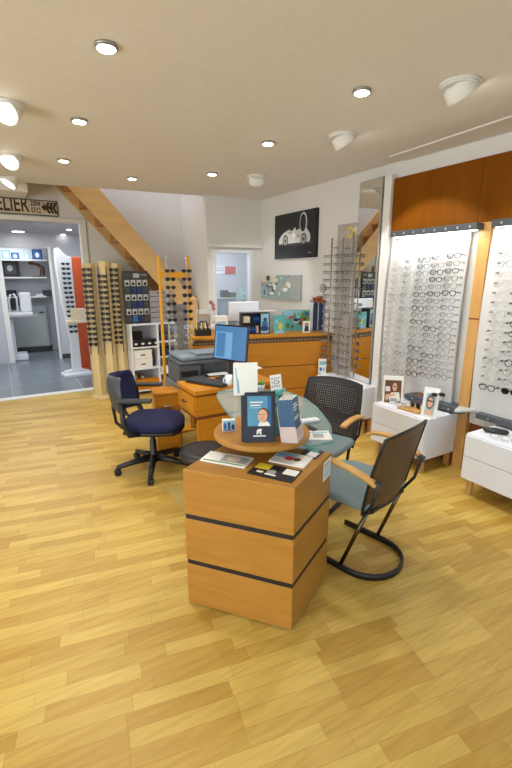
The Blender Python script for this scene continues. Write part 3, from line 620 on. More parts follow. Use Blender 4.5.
put_glasses('spectacles', spectacles('panto', FC, LENS, temples=True), stand_on(500, 440, .48)+Vector((.0, 0, .02)), R(-70), 'clear spectacles lying in front of the black case', None, tilt=R(-70))
# small card stand on the cabinet behind the chair
p = PZ(319, 377, .5); p.x = 3.14
t = thing('card_stand', 'narrow white card stand on the cabinet under the left wall rod', 'sign', (3.10, 3.80, .5), R(-30))
MB().box(-.045, .045, 0, .012, 0, .17).box(-.045, .045, 0, .05, 0, .006).build('holder', PAPER, t, local=True, bevel=.001)
printed('card_print', [(rect(-.03, .1, .03, .14), LBLUE), (rect(-.03, .03, -.004, .07), BLUE), (rect(.004, .03, .03, .07), LBLUE)], t)
# ------------------------------------------------------------------ counter at the back
CZ = .955
A = Vector((1.66, 4.255)); B_ = Vector((3.255, 3.83)); ux = (B_-A).normalized(); uy = Vector((-ux.y, ux.x))
ct = thing('reception_counter', 'long orange wood reception counter with patterned band along the back', 'counter', (A.x, A.y, 0), math.atan2(ux.y, ux.x))
Lc = (B_-A).length
def cw(x, y): v = A+ux*x+uy*y; return (min(v.x, 3.262), v.y)
def cprism(x0, x1, y0, y1, z0, z1, name, m_, **k):
    pts = [cw(x0, y0), cw(x1, y0), cw(x1, y1), cw(x0, y1)]
    return MB().prism(pts, z0, z1).build(name, m_, ct, **k)
cprism(0, Lc, .02, .5, .06, .925, 'body', CNTW)
cprism(-.01, Lc, -.015, .52, .925, CZ, 'worktop', CNTW, bevel=.004)
cprism(0, Lc, .006, .02, .872, .92, 'patterned_band', band_mat())
for z0, z1 in ((.60, .865), (.33, .59), (.08, .32)):
    n_ = 1
    for k in range(n_): cprism(Lc*k/n_+(.003 if k else 0), Lc*(k+1)/n_-.003, .0, .018, z0, z1, 'drawer_front', CNTW, bevel=.002)
cprism(0.02, Lc, .03, .48, 0, .06, 'plinth', BASEB)
for z0 in (.588, .318, .862): cprism(.005, Lc, .011, .02, z0, z0+.014, 'shadow_gap', BASEB)
# --- counter goods; u = distance along the counter, v = depth
def cu(px, v=.2):
    r = ray(px, 330); # intersect sight line in plan with the line at depth v
    o_ = A+uy*v; det = r[0]*(-ux.y)+ux.x*r[1]; s_ = (r[0]*o_.y-r[1]*o_.x)/(ux.x*r[1]-ux.y*r[0])*-1
    # solve o_+ux*s = t*(rx,ry)
    s_ = (o_.y*r[0]-o_.x*r[1])/(ux.x*r[1]-ux.y*r[0])
    return o_+ux*s_
def cthing(name, lab, cat, px, v=.2, group=None, turn=0): q = cu(px, v); return thing(name, lab, cat, (q.x, q.y, CZ), math.atan2(ux.y, ux.x)+turn, group)
PXM = 4.75/432/.93  # metres per pixel near the counter
t = cthing('bottle_display', 'black display box of small blue bottles and cartons on the counter', 'display', 256, .12)
w = 13.5*PXM; h = .235
MB().box(-w, w, .0, .13, 0, .008).box(-w, -w+.01, 0, .13, .008, h).box(w-.01, w, 0, .13, .008, h).box(-w+.01, w-.01, .12, .13, .008, h).box(-w+.01, w-.01, 0, .12, h-.008, h).box(w*.28, w*.33, 0, .12, .008, h-.008).box(-w+.01, w*.28, 0, .12, .12, .126).box(-w*.33, -w*.29, 0, .12, .126, h-.008).build('case', BLACK, t, local=True)
printed('poster', [(rect(w*.36, .01, w*.93, h-.012), LBLUE), (ell(w*.64, .1, .035, .05), BLUE), (ell(w*.6, .06, .05, .03), DBLUE), (ell(w*.66, .16, .022, .02), DBLUE)], t, y=-.001)
q0 = chain_matrix(t)
bm_ = MB().lathe([(.013, 0), (.013, .05), (.006, .062), (.006, .075)], n=10).build('vial', mat('vial_blue', (50, 96, 170), .3), None, local=True); vial = bm_.data; bpy.data.objects.remove(bm_)
def cbottle(x, y, z, lab, me=vial, nm='small_bottle', cat='bottle', grp='blue bottles in the black display box'):
    o = bpy.data.objects.new(nm, me); COL.objects.link(o); o.location = q0 @ Vector((x, y, z)); return tag(o, lab, cat, grp)
for k in range(5): cbottle(-w+.035+.033*k, .04, .008, 'dark blue bottle, %s from left, in the lower tier of the black display box' % ['first', 'second', 'third', 'fourth', 'fifth'][k])
for k in range(3): cbottle(-w*.2+.03+.03*k-.01, .05, .126, 'dark blue bottle, %s from left, in the upper tier of the black display box' % ['first', 'second', 'third'][k])
o = MB(); o.x = q0.copy(); o.box(-w+.02, -w*.38, .03, .1, .126, .2); o = o.build('carton', CREAM, bevel=.002); tag(o, 'cream carton at upper left of the black display box', 'carton')
o = MB(); o.x = q0.copy(); o.box(w*.02-.01+.02, w*.24, .03, .1, .008, .09); o = o.build('carton', SKIN, bevel=.002); tag(o, 'beige carton at lower right beside the blue bottles', 'carton')
t = cthing('counter_card', 'teal card with a yellow bottle picture on the counter', 'sign', 279.5, .12)
MB().box(-.07, .07, 0, .01, 0, .2).box(-.05, .05, 0, .06, 0, .008).build('card', TEAL, t, local=True); printed('card_print', [(ell(.01, .08, .022, .045), YELP), (ell(-.035, .13, .018, .02), LBLUE), (rect(-.05, .0, .05, .03), LBLUE)], t)
t = cthing('counter_poster', 'colourful standing poster with red and blue shapes on the counter', 'poster', 296, .27)
w = .175; h = .245
MB().box(-w, w, 0, .012, 0, h).box(-.05, .05, .012, .08, 0, .01).build('board', TEAL, t, local=True)
rn = random.Random(11); sh_ = [(rect(-w+.005, .005, w-.005, h-.005), TEAL), (rect(-w+.005, h*.6, w-.03, h-.005), LBLUE), (ell(w*.6, h*.6, .06, .09), GREEN)]
for k in range(22): sh_.append((ell(rn.uniform(-w*.7, w*.75), rn.uniform(.05, h*.8), rn.uniform(.012, .035), rn.uniform(.01, .03), 9), rn.choice([RED, RED, BLUE, BROWN, DBLUE, PAPER, GREEN])))
printed('picture', sh_, t, step=.0002)
t = cthing('framed_figure', 'small framed card with a dark figure beside the glass tower', 'sign', 306.5, .1)
MB().box(-.045, .045, 0, .012, 0, .13).box(-.03, .03, .012, .05, 0, .008).build('board', PAPER, t, local=True); printed('figure', [(ell(0, .08, .022, .03), BLACK), ([(-.03, 0.012), (.03, 0.012), (.02, .07), (-.02, .07)], DBLUE), (ell(0, .085, .011, .014), SKIN)], t)
t = cthing('glass_tower', 'clear display tower with navy columns and a copper top on the counter', 'display', 318.5, .14)
for sx in (-.03, .04): MB().box(sx-.022, sx+.022, .02, .06, .01, .33).build('navy_column', DBLUE, t, local=True, bevel=.004)
MB().box(-.085, -.078, 0, .1, .01, .4).box(.078, .085, 0, .1, .01, .4).box(-.085, .085, 0, .1, 0, .01).build('side_glass', ACRYL, t, local=True)
MB().box(-.078, .078, .005, .095, .335, .36).lathe([(.02, .36), (.035, .375), (.03, .4), (.01, .41)], (.02, .05, 0), 14).lathe([(.02, .36), (.03, .375), (.02, .395)], (-.045, .05, 0), 14).build('copper_top', mat('copper', (176, 96, 60), .3, metal=.6), t, local=True)
# till computer and papers behind
t = cthing('till_monitor', 'white till computer seen from behind in the middle of the counter', 'computer', 246, .43)
MB().box(-.2, .16, .0, .05, .12, .34).build('housing', WHITE, t, local=True, bevel=.01); MB().box(-.05, .03, 0.01, .06, .0, .12).box(-.12, .1, -.03, .1, 0, .012).build('stand', WHITE, t, local=True, bevel=.004)
o = MB(); q = cu(262, .30); o.x = Matrix.Translation((q.x, q.y, CZ)) @ Matrix.Rotation(math.atan2(ux.y, ux.x), 4, 'Z'); o.box(-.2, .17, .0, .1, 0, .24); o = o.build('document_box', mat('pale_grey_box', (206, 208, 212), .6), bevel=.006); tag(o, 'pale grey box standing right behind the bottle display', 'box')
t = cthing('tissue_box', 'white and pale blue box at the left of the counter', 'box', 222, .22)
MB().box(-.07, .07, 0, .1, 0, .2).build('carton', PAPER, t, local=True, bevel=.003); printed('label_print', [(rect(-.06, .06, .05, .14), LBLUE)], t)
t = cthing('picture_stand', 'clear stand with a brownish picture at the counter left end', 'picture', 204, .32)
MB().box(-.085, .085, 0, .006, 0, .27).build('plate', ACRYL, t, local=True); printed('picture', [(rect(-.075, .08, .075, .22), mat('taupe_print', (172, 158, 142), .6)), (rect(-.05, .12, .03, .18), GREYP)], t)
t = cthing('pen_caddy', 'black caddy of yellow and dark pens at the counter left end', 'caddy', 203.5, .12)
MB().box(-.085, -.078, 0, .12, 0, .07).box(.078, .085, 0, .12, 0, .07).box(-.078, .078, 0, .008, 0, .07).box(-.078, .078, .112, .12, 0, .07).box(-.078, .078, .008, .112, 0, .008).build('tray', BLACK, t, local=True, bevel=.004)
MB().tube([(-.05, .06, .07), (-.055, .06, .12), (-.02, .06, .15), (.04, .06, .145), (.06, .06, .07)], .008).build('handle', BLACK, t, local=True)
for k in range(6):
    o = MB(); o.x = chain_matrix(t); x_ = -.06+.022*k; o.tube([(x_, .03, .012), (x_+.008*(k % 3-1), .035, .13+.008*(k % 2))], .006, 6); o = o.build('pen', [YELP, DGREY, YELP, BLACK, YELP, BROWN][k]); tag(o, '%s pen, %s from left in the black caddy' % (['yellow', 'grey', 'yellow', 'black', 'yellow', 'brown'][k], ['first', 'second', 'third', 'fourth', 'fifth', 'last'][k]), 'pen', 'pens in the black caddy')
t = cthing('flower_stem', 'red orchid flower on a thin stem at the counter left end', 'flower', 214, .40)
MB().lathe([(.03, 0), (.035, .09)], n=16).build('pot', PAPER, t, local=True)
MB().tube([(0, 0, .09), (.01, 0, .2), (0, 0, .3), (-.03, 0, .34)], .003, 6).build('stem', GREEN, t, local=True)
PETAL = mat('red_petal', (178, 78, 66), .6); m = MB()
for cx_, cz in ((-.03, .34), (-.005, .31), (.0, .27)):
    for k in range(5):
        a = 2*math.pi*k/5; m.obox((cx_+.014*math.cos(a), -.006, cz+.014*math.sin(a)), (.022, .004, .014), (0, -a, 0))
m.build('petals', PETAL, t, local=True)
# office seen through the back door
t = thing('banner', 'red and white banner on the wall of the office behind the glazed door', 'banner', (PY(226, 269, 7.18).x, 7.195, PY(226, 274, 7.18).z))
MB().box(-.22, .22, -.012, 0, 0, .14).build('cloth', PAPER, t, local=True); printed('print', [(rect(-.02, .0, .2, .135), RED), (rect(-.2, .05, -.05, .07), GREYP), (rect(-.21, .09, -.03, .11), LBLUE)], t, y=-.012)
xz = PY(228, 300, 6.6)
t = thing('office_shelf_unit', 'grey office shelf with dark gadgets seen through the glazed door', 'shelf', (xz.x, 6.6, 0))
MB().box(-.2, .16, 0, .3, 0, xz.z+.02).build('cupboard', mat('office_grey', (150, 160, 172), .6), t, local=True, bevel=.004)
MB().box(-.2, .3, -.02, .3, xz.z+.02, xz.z+.04).build('top_board', GREYP, t, local=True)
for k, (dx, hh, m_, lab) in enumerate(((-.02, .12, BLACK, 'black square speaker on the office shelf behind the glazed door'), (.13, .08, DGREY, 'dark low gadget on the office shelf behind the glazed door'))):
    o = MB().box(xz.x+dx-.06, xz.x+dx+.06, 6.65, 6.75, xz.z+.04, xz.z+.04+hh).build('office_gadget', m_, bevel=.01); tag(o, lab, 'gadget')
p = PY(244, 300, 6.2)
t = thing('teal_screen', 'pale teal screen with a small house picture in the back office', 'screen', (p.x, 6.2, p.z-.25))
MB().box(-.11, .11, 0, .03, .25, .46).box(-.02, .02, .01, .03, 0, .25).box(-.08, .08, -.04, .08, -.01, 0).build('housing', GRGRN, t, local=True); printed('picture', [(rect(-.10, .26, .10, .45), mat('pale_teal_print', (176, 216, 206), .4)), ([(-.03, .29), (.03, .29), (.03, .35), (0, .39), (-.03, .35)], PAPER), (rect(-.01, .29, .01, .34), DGREY)], t)
o = MB().box(2.62, 3.2, 5.95, 6.35, p.z-.30, p.z-.26).box(2.64, 2.68, 5.97, 6.33, 0, p.z-.30).box(3.14, 3.18, 5.97, 6.33, 0, p.z-.30).build('office_desk', GREYP, bevel=.004); tag(o, 'grey office desk under the teal screen behind the glazed door', 'desk')
# ------------------------------------------------------------------ computer desk
t = thing('computer_desk', 'honey wood computer desk with a drawer beside the office chair', 'desk', (1.19, 2.97, 0))
DZT = .74
MB().box(1.19, 1.92, 2.96, 3.345, DZT-.035, DZT).build('desktop', DESKW, t, bevel=.003)
MB().box(1.215, 1.58, 2.975, 2.998, .0, .50).build('front_panel', DESKW, t)
MB().box(1.38, 1.58, 2.998, 3.33, .0, .50).build('inner_cupboard', mat('brown_interior', (128, 66, 30), .6), t)
MB().box(1.2, 1.58, 2.972, 3.335, .53, DZT-.05).build('drawer_box', DESKW, t, bevel=.002)
MB().box(1.215, 1.575, 2.985, 3.325, .50, .53).box(1.21, 1.57, 2.985, 3.325, DZT-.05, DZT-.035).build('shadow_gap', BASEB, t)
MB().box(1.188, 1.2, 2.985, 3.325, .545, .69).build('drawer', DESKW, t, bevel=.002).name = 'drawer'
MB().tube([(1.187, 3.19, .62), (1.172, 3.19, .62), (1.172, 3.13, .62), (1.187, 3.13, .62)], .005, 6).build('handle', BLACK, t)
MB().box(1.585, 1.88, 3.3, 3.34, 0, DZT-.035).build('rear_panel', DESKW, t, bevel=.002); MB().box(1.88, 1.91, 2.98, 3.34, 0, DZT-.035).build('side_panel', DESKW, t, bevel=.002)
# low drawer unit
f1 = PZ(154.6, 395, .58); f2 = PZ(178, 399, .58)
ang = math.atan2((f2-f1).y, (f2-f1).x); wl = .36
t = thing('drawer_unit', 'low honey wood drawer unit behind the office chair seat', 'drawer unit', (1.215, 3.59, 0), R(-10))
MB().box(-.14, .08, 0, .22, .04, .56).build('body', DESKW, t, local=True, bevel=.003); MB().box(-.145, .085, -.01, .225, .56, .585).build('top', DESKW, t, local=True, bevel=.003)
MB().box(-.135, .075, -.016, -.001, .36, .55).build('drawer', DESKW, t, local=True, bevel=.002); MB().box(-.135, .075, -.016, -.001, .05, .35).build('door', DESKW, t, local=True, bevel=.002)
MB().tube([(-.08, -.017, .47), (-.08, -.035, .47), (.01, -.035, .47), (.01, -.017, .47)], .006, 6).build('handle', CHROME, t, local=True)
for sx in (-.11, .05):
    for sy in (.04, .18): MB().lathe([(.02, 0), (.025, .01), (.025, .03), (.015, .04)], (sx, sy, 0), 10).build('foot', BLACK, t, local=True)
# printer on its stand
t = thing('printer_table', 'grey low printer table behind the computer desk', 'table', (1.60, 3.83, 0), R(-3))
MB().box(-.29, .27, -.2, .19, .60, .625).build('top', MGREY, t, local=True, bevel=.004); MB().box(-.29, -.265, -.2, .19, 0, .6).build('side_panel', MGREY, t, local=True, bevel=.003); MB().box(.245, .27, -.2, .19, 0, .6).build('side_panel', MGREY, t, local=True, bevel=.003)
t = thing('printer', 'dark grey multifunction printer with a lighter scanner lid', 'printer', (1.605, 3.82, .625), R(-3))
MB().box(-.27, -.06, -.18, .18, 0, .17).box(-.06, .25, -.18, .2, 0, .06).box(-.06, .25, -.10, .2, .06, .17).build('body', mat('printer_grey', (82, 88, 92), .5), t, local=True, bevel=.008)
MB().box(-.27, .26, -.19, .19, .175, .205).build('scanner_bed', mat('printer_grey', (82, 88, 92), .5), t, local=True, bevel=.008)
MB().prism([(-.24, -.17), (.25, -.17), (.25, .19), (-.24, .19)], .207, .255).build('lid', mat('printer_lid_grey', (124, 138, 150), .45), t, local=True, bevel=.02)
MB().box(-.1, .2, -.175, .02, .257, .275).build('document_feeder', mat('printer_lid_grey', (124, 138, 150), .45), t, local=True, bevel=.008)
MB().box(-.25, -.09, -.19, -.181, .07, .12).build('paper_slot', BLACK, t, local=True); MB().box(-.02, .22, -.27, -.18, .055, .068).build('paper_tray', BLACK, t, local=True, bevel=.003)
MB().box(.0, .19, -.26, -.17, .0685, .074).build('paper', PAPER, t, local=True)
# monitor
p = PY(228, 358, 3.28)
t = thing('monitor', 'flat black monitor with a blue screen on the computer desk', 'monitor', (1.615, 3.2, DZT), R(-63))
m = MB(); m.x = Matrix.Translation((0, 0, .155)) @ Matrix.Rotation(R(-8), 4, 'X') ; m.box(-.17, .17, -.012, .012, 0, .3); m.build('bezel', BLACKG, t, local=True, bevel=.004)
m = MB(); m.x = Matrix.Translation((0, 0, .155)) @ Matrix.Rotation(R(-8), 4, 'X') ; m.box(-.16, .16, -.0135, -.0125, .012, .288).box(-.155, .02, -.0142, -.0137, .02, .24, 1); m.box(-.14, -.05, -.0148, -.0144, .03, .23, 0); m.build('screen', [SCREEN, SCREEN2], t, local=True)
MB().box(-.03, .03, .015, .03, .012, .2).build('stand', BLACK, t, local=True); MB().box(-.11, .11, -.07, .09, 0, .012).build('base', BLACK, t, local=True, bevel=.004)
# keyboard
t = thing('keyboard', 'black keyboard lying across the corner of the computer desk', 'keyboard', (1.39, 3.15, DZT), R(-62))
MB().box(-.19, .19, -.075, .075, .006, .02).box(-.17, .17, .03, .06, 0, .006).build('case', BLACK, t, local=True, bevel=.004)
m = MB()
for r_ in range(5):
    for k in range(16): m.box(-.18+.0225*k, -.162+.0225*k, -.065+.027*r_, -.043+.027*r_, .0205, .025)
m.build('keys', DGREY, t, local=True)
q = PZ(230, 386, DZT)
t = thing('mug', 'white mug with a handle beside the white document holder', 'mug', (q.x, q.y+.02, DZT), R(190))
MB().lathe([(.026, 0), (.03, .01), (.03, .085), (.027, .085), (.026, .012)], n=20).build('cup', WHITE, t, local=True); MB().tube([(.03, 0, .07), (.05, 0, .065), (.053, 0, .035), (.03, 0, .02)], .005, 8).build('handle', WHITE, t, local=True)
# ------------------------------------------------------------------ pedestal of three drawers with round shelf
Pq = [(.634, 1.756), (.975, 1.345), (1.352, 1.558), (1.011, 1.969)]
pcx = sum(p[0] for p in Pq)/4; pcy = sum(p[1] for p in Pq)/4
t = thing('drawer_pedestal', 'beech veneer pedestal of three blocks in the middle of the floor', 'pedestal', (pcx, pcy, 0))
def inset(k): return [(pcx+(x-pcx)*k, pcy+(y-pcy)*k) for x, y in Pq]
PT = .73
for z0, z1 in ((.008, .232), (.256, .478), (.502, PT)): MB().prism(Pq, z0, z1).build('wood_block', BEECH, t, bevel=.002)
for z0 in (.232, .478): MB().prism(inset(.985), z0, z0+.024).build('black_groove', BLACK, t)
MB().prism(inset(.9), 0, .008).build('foot_plate', BLACK, t)
# white notice on the right flank
C1 = Vector(Pq[1]); C2 = Vector(Pq[2]); dd = (C2-C1).normalized(); nn = Vector((dd.y, -dd.x)); ct_ = C1+dd*.375
tt = thing('notice', 'white printed notice stuck on the right flank of the pedestal', 'notice', (ct_.x+nn.x*.0015, ct_.y+nn.y*.0015, PT-.115), math.atan2(dd.y, dd.x))
MB().box(-.05, .05, -.0005, .001, 0, .1).build('sheet', PAPER, tt, local=True)
printed('print', [(rect(-.04, .075, .04, .085), DBLUE)]+[(rect(-.04, .015+.012*k, .03+.01*(k % 2), .019+.012*k), LBLUE) for k in range(5)], tt)
# round shelf
DC = Vector((1.095, 1.815)); 
t = thing('round_shelf', 'round beech shelf on a short black post above the pedestal', 'shelf', (DC.x, DC.y, PT))
MB().lathe([(.235, .06), (.247, .065), (.25, .075), (.247, .086), (.235, .09)], n=64).build('disc', BEECH, t, local=True)
MB().lathe([(.06, 0), (.06, .01), (.03, .012), (.03, .06)], n=20).build('post', BLACK, t, local=True)
DT = PT+.09
# leaflets on the pedestal top
def sheet(name, lab, cat, pix, z, h, m_, shapes, grp=None):
    P = [PZ(x, y, z) for x, y in pix]    # near-left, near-right, far-right, far-left
    c = sum((Vector((p.x, p.y)) for p in P), Vector((0, 0)))/4
    dx = Vector((P[1].x-P[0].x+P[2].x-P[3].x, P[1].y-P[0].y+P[2].y-P[3].y))/2; dy = Vector((P[3].x-P[0].x+P[2].x-P[1].x, P[3].y-P[0].y+P[2].y-P[1].y))/2
    w, d_ = dx.length/2, dy.length/2
    t = thing(name, lab, cat, (c.x, c.y, z), math.atan2(dx.y, dx.x), grp)
    MB().box(-w, w, -d_, d_, 0, h).build('pages', m_, t, local=True)
    b = MB(); ms = []
    for i, (poly, mm) in enumerate(shapes):
        if mm not in ms: ms.append(mm)
        b.add([(x*w, y*d_, h+.0003*(i+1)) for x, y in poly], [tuple(range(len(poly)))], ms.index(mm))
    if ms: b.build('print', ms, t, local=True)
    return t
sheet('magazine', 'white magazine with grey picture and green edge on the pedestal top', 'magazine', ((199, 460), (243, 469), (255, 459), (212, 453)), PT, .008, PAPER, [(rect(-.2, -.6, .95, .7), GREYP), (rect(-.9, -.95, .9, -.75), GREEN), (ell(.3, .1, .3, .5), CREAM)], 'leaflets on the pedestal')
sheet('leaflet', 'black and yellow leaflet at the front corner of the pedestal', 'leaflet', ((247, 474), (290, 482.5), (304, 472.5), (259, 462)), PT, .004, BLACK, [(rect(-.95, .0, -.3, .95), YELP), (ell(-.1, -.2, .2, .4), GREYP), (rect(.35, -.1, .95, .8), PAPER), (rect(-.3, -.7, .2, -.5), PAPER), (rect(-.7, -.6, -.4, -.3), CREAM)], 'leaflets on the pedestal')
sheet('leaflet', 'white leaflet with red glasses picture behind the black one', 'leaflet', ((264, 460), (301, 468), (316, 459), (284, 453)), PT, .006, PAPER, [(rect(-.9, 0, .2, .9), LBLUE), (ell(-.1, 0, .28, .35), RED), (ell(.35, 0, .2, .3), HAIR)], 'leaflets on the pedestal')
sheet('leaflet', 'dark green leaflet at the far right corner of the pedestal', 'leaflet', ((299, 455), (314, 459.5), (326, 452), (308, 449)), PT, .005, DGREY, [(rect(-.3, -.8, .8, .3), PAPER), (rect(-.9, .4, .5, .9), TEAL)], 'leaflets on the pedestal')
# brochure stand
def at_disc(px, py): return PZ(px, py, DT)
q = (at_disc(243, 442)+at_disc(275, 446))/2; q.z = DT
fa = R(-27)
t = thing('brochure_stand', 'navy display stand with a portrait poster on the round shelf', 'display stand', q+Vector((.012, .018, 0)), fa); t.scale = (.93,)*3
TL = Matrix.Rotation(R(-9), 4, 'X')
m = MB(); m.x = TL; m.box(-.075, .075, 0, .012, 0.0, .25).box(.06, .085, .01, .05, 0, .24).box(-.09, -.07, .01, .05, 0, .24).box(-.07, .06, .04, .05, 0, .255); m.build('body', mat('navy_card', (38, 42, 60), .5), t, local=True)
sh_ = [(rect(-.058, .085, .064, .24), mat('poster_blue', (84, 150, 188), .4)), (rect(.045, .085, .064, .24), BLUE), (rect(-.045, .205, .02, .212), PAPER), (rect(-.045, .19, .01, .196), PAPER), (rect(-.045, .178, .015, .183), LBLUE),
       ([(-.005, .085), (.058, .085), (.05, .105), (.02, .12), (.0, .1)], PAPER), (ell(.024, .142, .030, .038), HAIR), (ell(.019, .138, .025, .034), SKIN), (rect(.0, .143, .012, .146), BROWN), (rect(.02, .143, .03, .146), BROWN), (rect(.006, .122, .02, .125), RED)]
pr = printed('portrait_poster', sh_, t, y=0); pr.rotation_euler = (R(-9), 0, 0)
pr = printed('logo', [(rect(-.03, .03, .035, .036), PAPER), ([(-.012, .042), (-.005, .042), (.0, .058), (.004, .068), (-.004, .07), (-.012, .06)], PAPER), ([(.004, .042), (.014, .042), (.010, .056), (.016, .066), (.008, .073), (.0, .066)], PAPER)], t, y=0); pr.rotation_euler = (R(-9), 0, 0)
q = at_disc(293, 446)
t = thing('brochure_holder', 'clear holder full of tall blue brochures on the round shelf', 'holder', (q.x+.048, q.y+.068, DT), R(38)); t.scale = (.9,)*3
TB = Matrix.Rotation(R(-8), 4, 'X')
m = MB(); m.x = TB; m.box(-.06, .06, -.045, -.042, 0, .075).box(-.06, -.057, -.042, .045, 0, .09).box(.057, .06, -.042, .045, 0, .09).box(-.06, .06, .045, .048, 0, .2).box(-.057, .057, -.042, .045, 0, .003); m.build('acrylic_shell', mat('pink_acrylic', (232, 214, 212), .08, noise=0, alpha=.6), t, local=True)
DKB = mat('brochure_blue', (54, 96, 136), .45)
for k in range(6):
    m = MB(); m.x = chain_matrix(t) @ TB; y_ = -.036+.0132*k; m.box(-.053, .053, y_, y_+.011, .006, .235-.002*(k % 2), 0); m.box(-.0525, .0525, y_+.0015, y_+.0095, .2355, .2362, 1)
    o = m.build('brochure', [DKB, PAPER]); tag(o, 'tall blue brochure, %s from the front in the clear holder' % ['first', 'second', 'third', 'fourth', 'fifth', 'last'][k], 'brochure', 'blue brochures in the clear holder')
    if k == 0:
        o2 = MB(); o2.x = chain_matrix(t) @ TB
        for z_, x1 in ((.2, .02), (.185, .035), (.17, .01), (.13, .03), (.12, .02)): o2.box(-.04, x1, y_-.0006, y_-.0001, z_, z_+.006)
        o2.build('lettering', PAPER, o)
q = at_disc(279, 441)
t = thing('spray_bottle', 'teal spray bottle between the brochure stand and holder', 'bottle', (1.135, 1.72, DT), R(20))
MB().lathe([(.028, 0), (.031, .008), (.031, .09), (.026, .12), (.012, .15), (.011, .2)], n=24).build('body', mat('teal_bottle', (96, 178, 180), .3, noise=0), t, local=True)
MB().box(-.012, .012, -.014, .014, .2, .23).obox((.03, 0, .222), (.045, .014, .014)).build('spray_head', TEAL, t, local=True, bevel=.003); MB().obox((.02, 0, .19), (.006, .012, .035), (0, R(20), 0)).build('trigger', TEAL, t, local=True)
q = (at_disc(221, 431)+at_disc(235, 432))/2
t = thing('card_box', 'small box with a blue and white print at left on the round shelf', 'box', (q.x+.01, q.y+.01, DT), R(-22))
MB().box(-.033, .033, -.014, .014, 0, .062).build('carton', PAPER, t, local=True, bevel=.002)
printed('print', [(rect(-.031, .004, .031, .058), LBLUE), (rect(-.005, .01, .006, .05), DBLUE), (ell(-.02, .03, .008, .018), BLUE), (ell(.02, .025, .008, .014), DBLUE), (rect(-.03, .004, .03, .012), mat('violet_print', (120, 116, 170), .5))], t, y=-.014)
# ------------------------------------------------------------------ glass customer table
GZ = .765
tip = PZ(218, 392, GZ); pts = [tip, Vector((1.42, 2.83, 0)), Vector((1.62, 2.72, 0)), Vector((1.76, 2.52, 0)), Vector((1.76, 2.32, 0)), Vector((1.70, 2.12, 0)), Vector((1.62, 1.94, 0)), Vector((1.55, 1.80, 0)), PZ(333, 441, GZ), PZ(309, 446, GZ), Vector((1.24, 1.72, 0)), Vector((1.13, 1.93, 0)), Vector((1.12, 2.1, 0)), Vector((1.14, 2.28, 0)), Vector((1.19, 2.5, 0)), Vector((1.25, 2.7, 0))]
t = thing('glass_table', 'clear petal-shaped glass table behind the round shelf', 'table', (1.45, 2.3, 0))
MB().prism([(p.x, p.y) for p in pts], GZ-.012, GZ, 0, 1).build('glass_top', [GLEDGE, TGLASS], t, bevel=.0)
for x_, y_ in ((1.5, 2.55), (1.28, 2.0)):
    MB().lathe([(.05, 0), (.05, .01), (.022, .012), (.022, GZ-.02), (.04, GZ-.018), (.04, GZ-.0125)], (x_, y_, 0), 20).build('table_leg', SILV, t)
MB().tube([(1.28, 2.0, GZ-.05), (1.5, 2.55, GZ-.05)], .015, 10).build('cross_rail', SILV, t)
# things on the glass table
q = PZ(245, 397, GZ)
t = thing('document_holder', 'tall white document holder with blue streak on the glass table', 'holder', (1.435, 2.60, GZ), R(-24))
m = MB(); m.x = Matrix.Rotation(R(-4), 4, 'X'); m.box(-.085, .085, -.006, .006, 0, .235).box(-.085, .085, .04, .046, 0, .22).box(.08, .085, .006, .04, 0, .225).box(-.085, -.08, .006, .04, 0, .225); m.build('shell', PAPER, t, local=True, bevel=.002)
MB().add([(.06, -.007, .22), (.12, -.02, .20), (.07, -.012, .19), (.06, -.004, .22), (.12, -.018, .20), (.07, -.01, .19)], [(0, 2, 1), (3, 4, 5), (0, 1, 4, 3), (1, 2, 5, 4), (2, 0, 3, 5)]).build('folded_flap', PAPER, t, local=True)
pr = printed('blue_streak', [([(-.06, .02), (-.05, .02), (-.066, .2), (-.075, .2)], LBLUE), ([(-.05, .02), (-.045, .02), (-.052, .12), (-.056, .12)], BLUE)], t, y=-.0062); pr.rotation_euler = (R(-4), 0, 0)
q = PZ(261.5, 391, GZ)
t = thing('potted_plant', 'tiny green plant in a white pot on the glass table', 'plant', (q.x, q.y+.02, GZ))
MB().lathe([(.026, 0), (.036, .045), (.032, .045), (.03, .036)], n=20).build('pot', WHITE, t, local=True)
m = MB(); rn = random.Random(2)
for k in range(30):
    a = rn.uniform(0, 6.28); r_ = rn.uniform(.01, .035); hh = rn.uniform(.05, .078); c = (r_*math.cos(a), r_*math.sin(a), hh)
    m.add([(r_*.3*math.cos(a), r_*.3*math.sin(a), .04), (c[0]+.008*math.sin(a), c[1]-.008*math.cos(a), hh-.01), (c[0]*1.3, c[1]*1.3, hh), (c[0]-.008*math.sin(a), c[1]+.008*math.cos(a), hh-.01)], [(0, 1, 2, 3)])
m.build('leaves', GREEN, t, local=True)
q = PZ(277, 391.5, GZ)
t = thing('table_sign', 'small white sign with grey lettering standing on the glass table', 'sign', (q.x, q.y, GZ), R(-10))
m = MB(); m.x = Matrix.Rotation(R(-8), 4, 'X') @ Matrix.Rotation(R(-4), 4, 'Y'); m.box(-.045, .045, 0, .004, 0, .125); m.build('card', PAPER, t, local=True); MB().box(-.04, .04, 0, .05, 0, .004).build('foot', ACRYL, t, local=True)
sh_ = [(rect(-.035+.018*k, z, -.024+.018*k, z+.014), GREYP) for k in range(4) for z in (.092, .062, .034)]+[(rect(-.018, .055, .02, .085), GREYP), (rect(-.01, .062, .012, .078), PAPER)]
pr = printed('grey_print', sh_, t, y=-.0003, step=.0001); pr.rotation_euler = (R(-8), R(-4), 0)
q = PZ(268, 396, GZ)
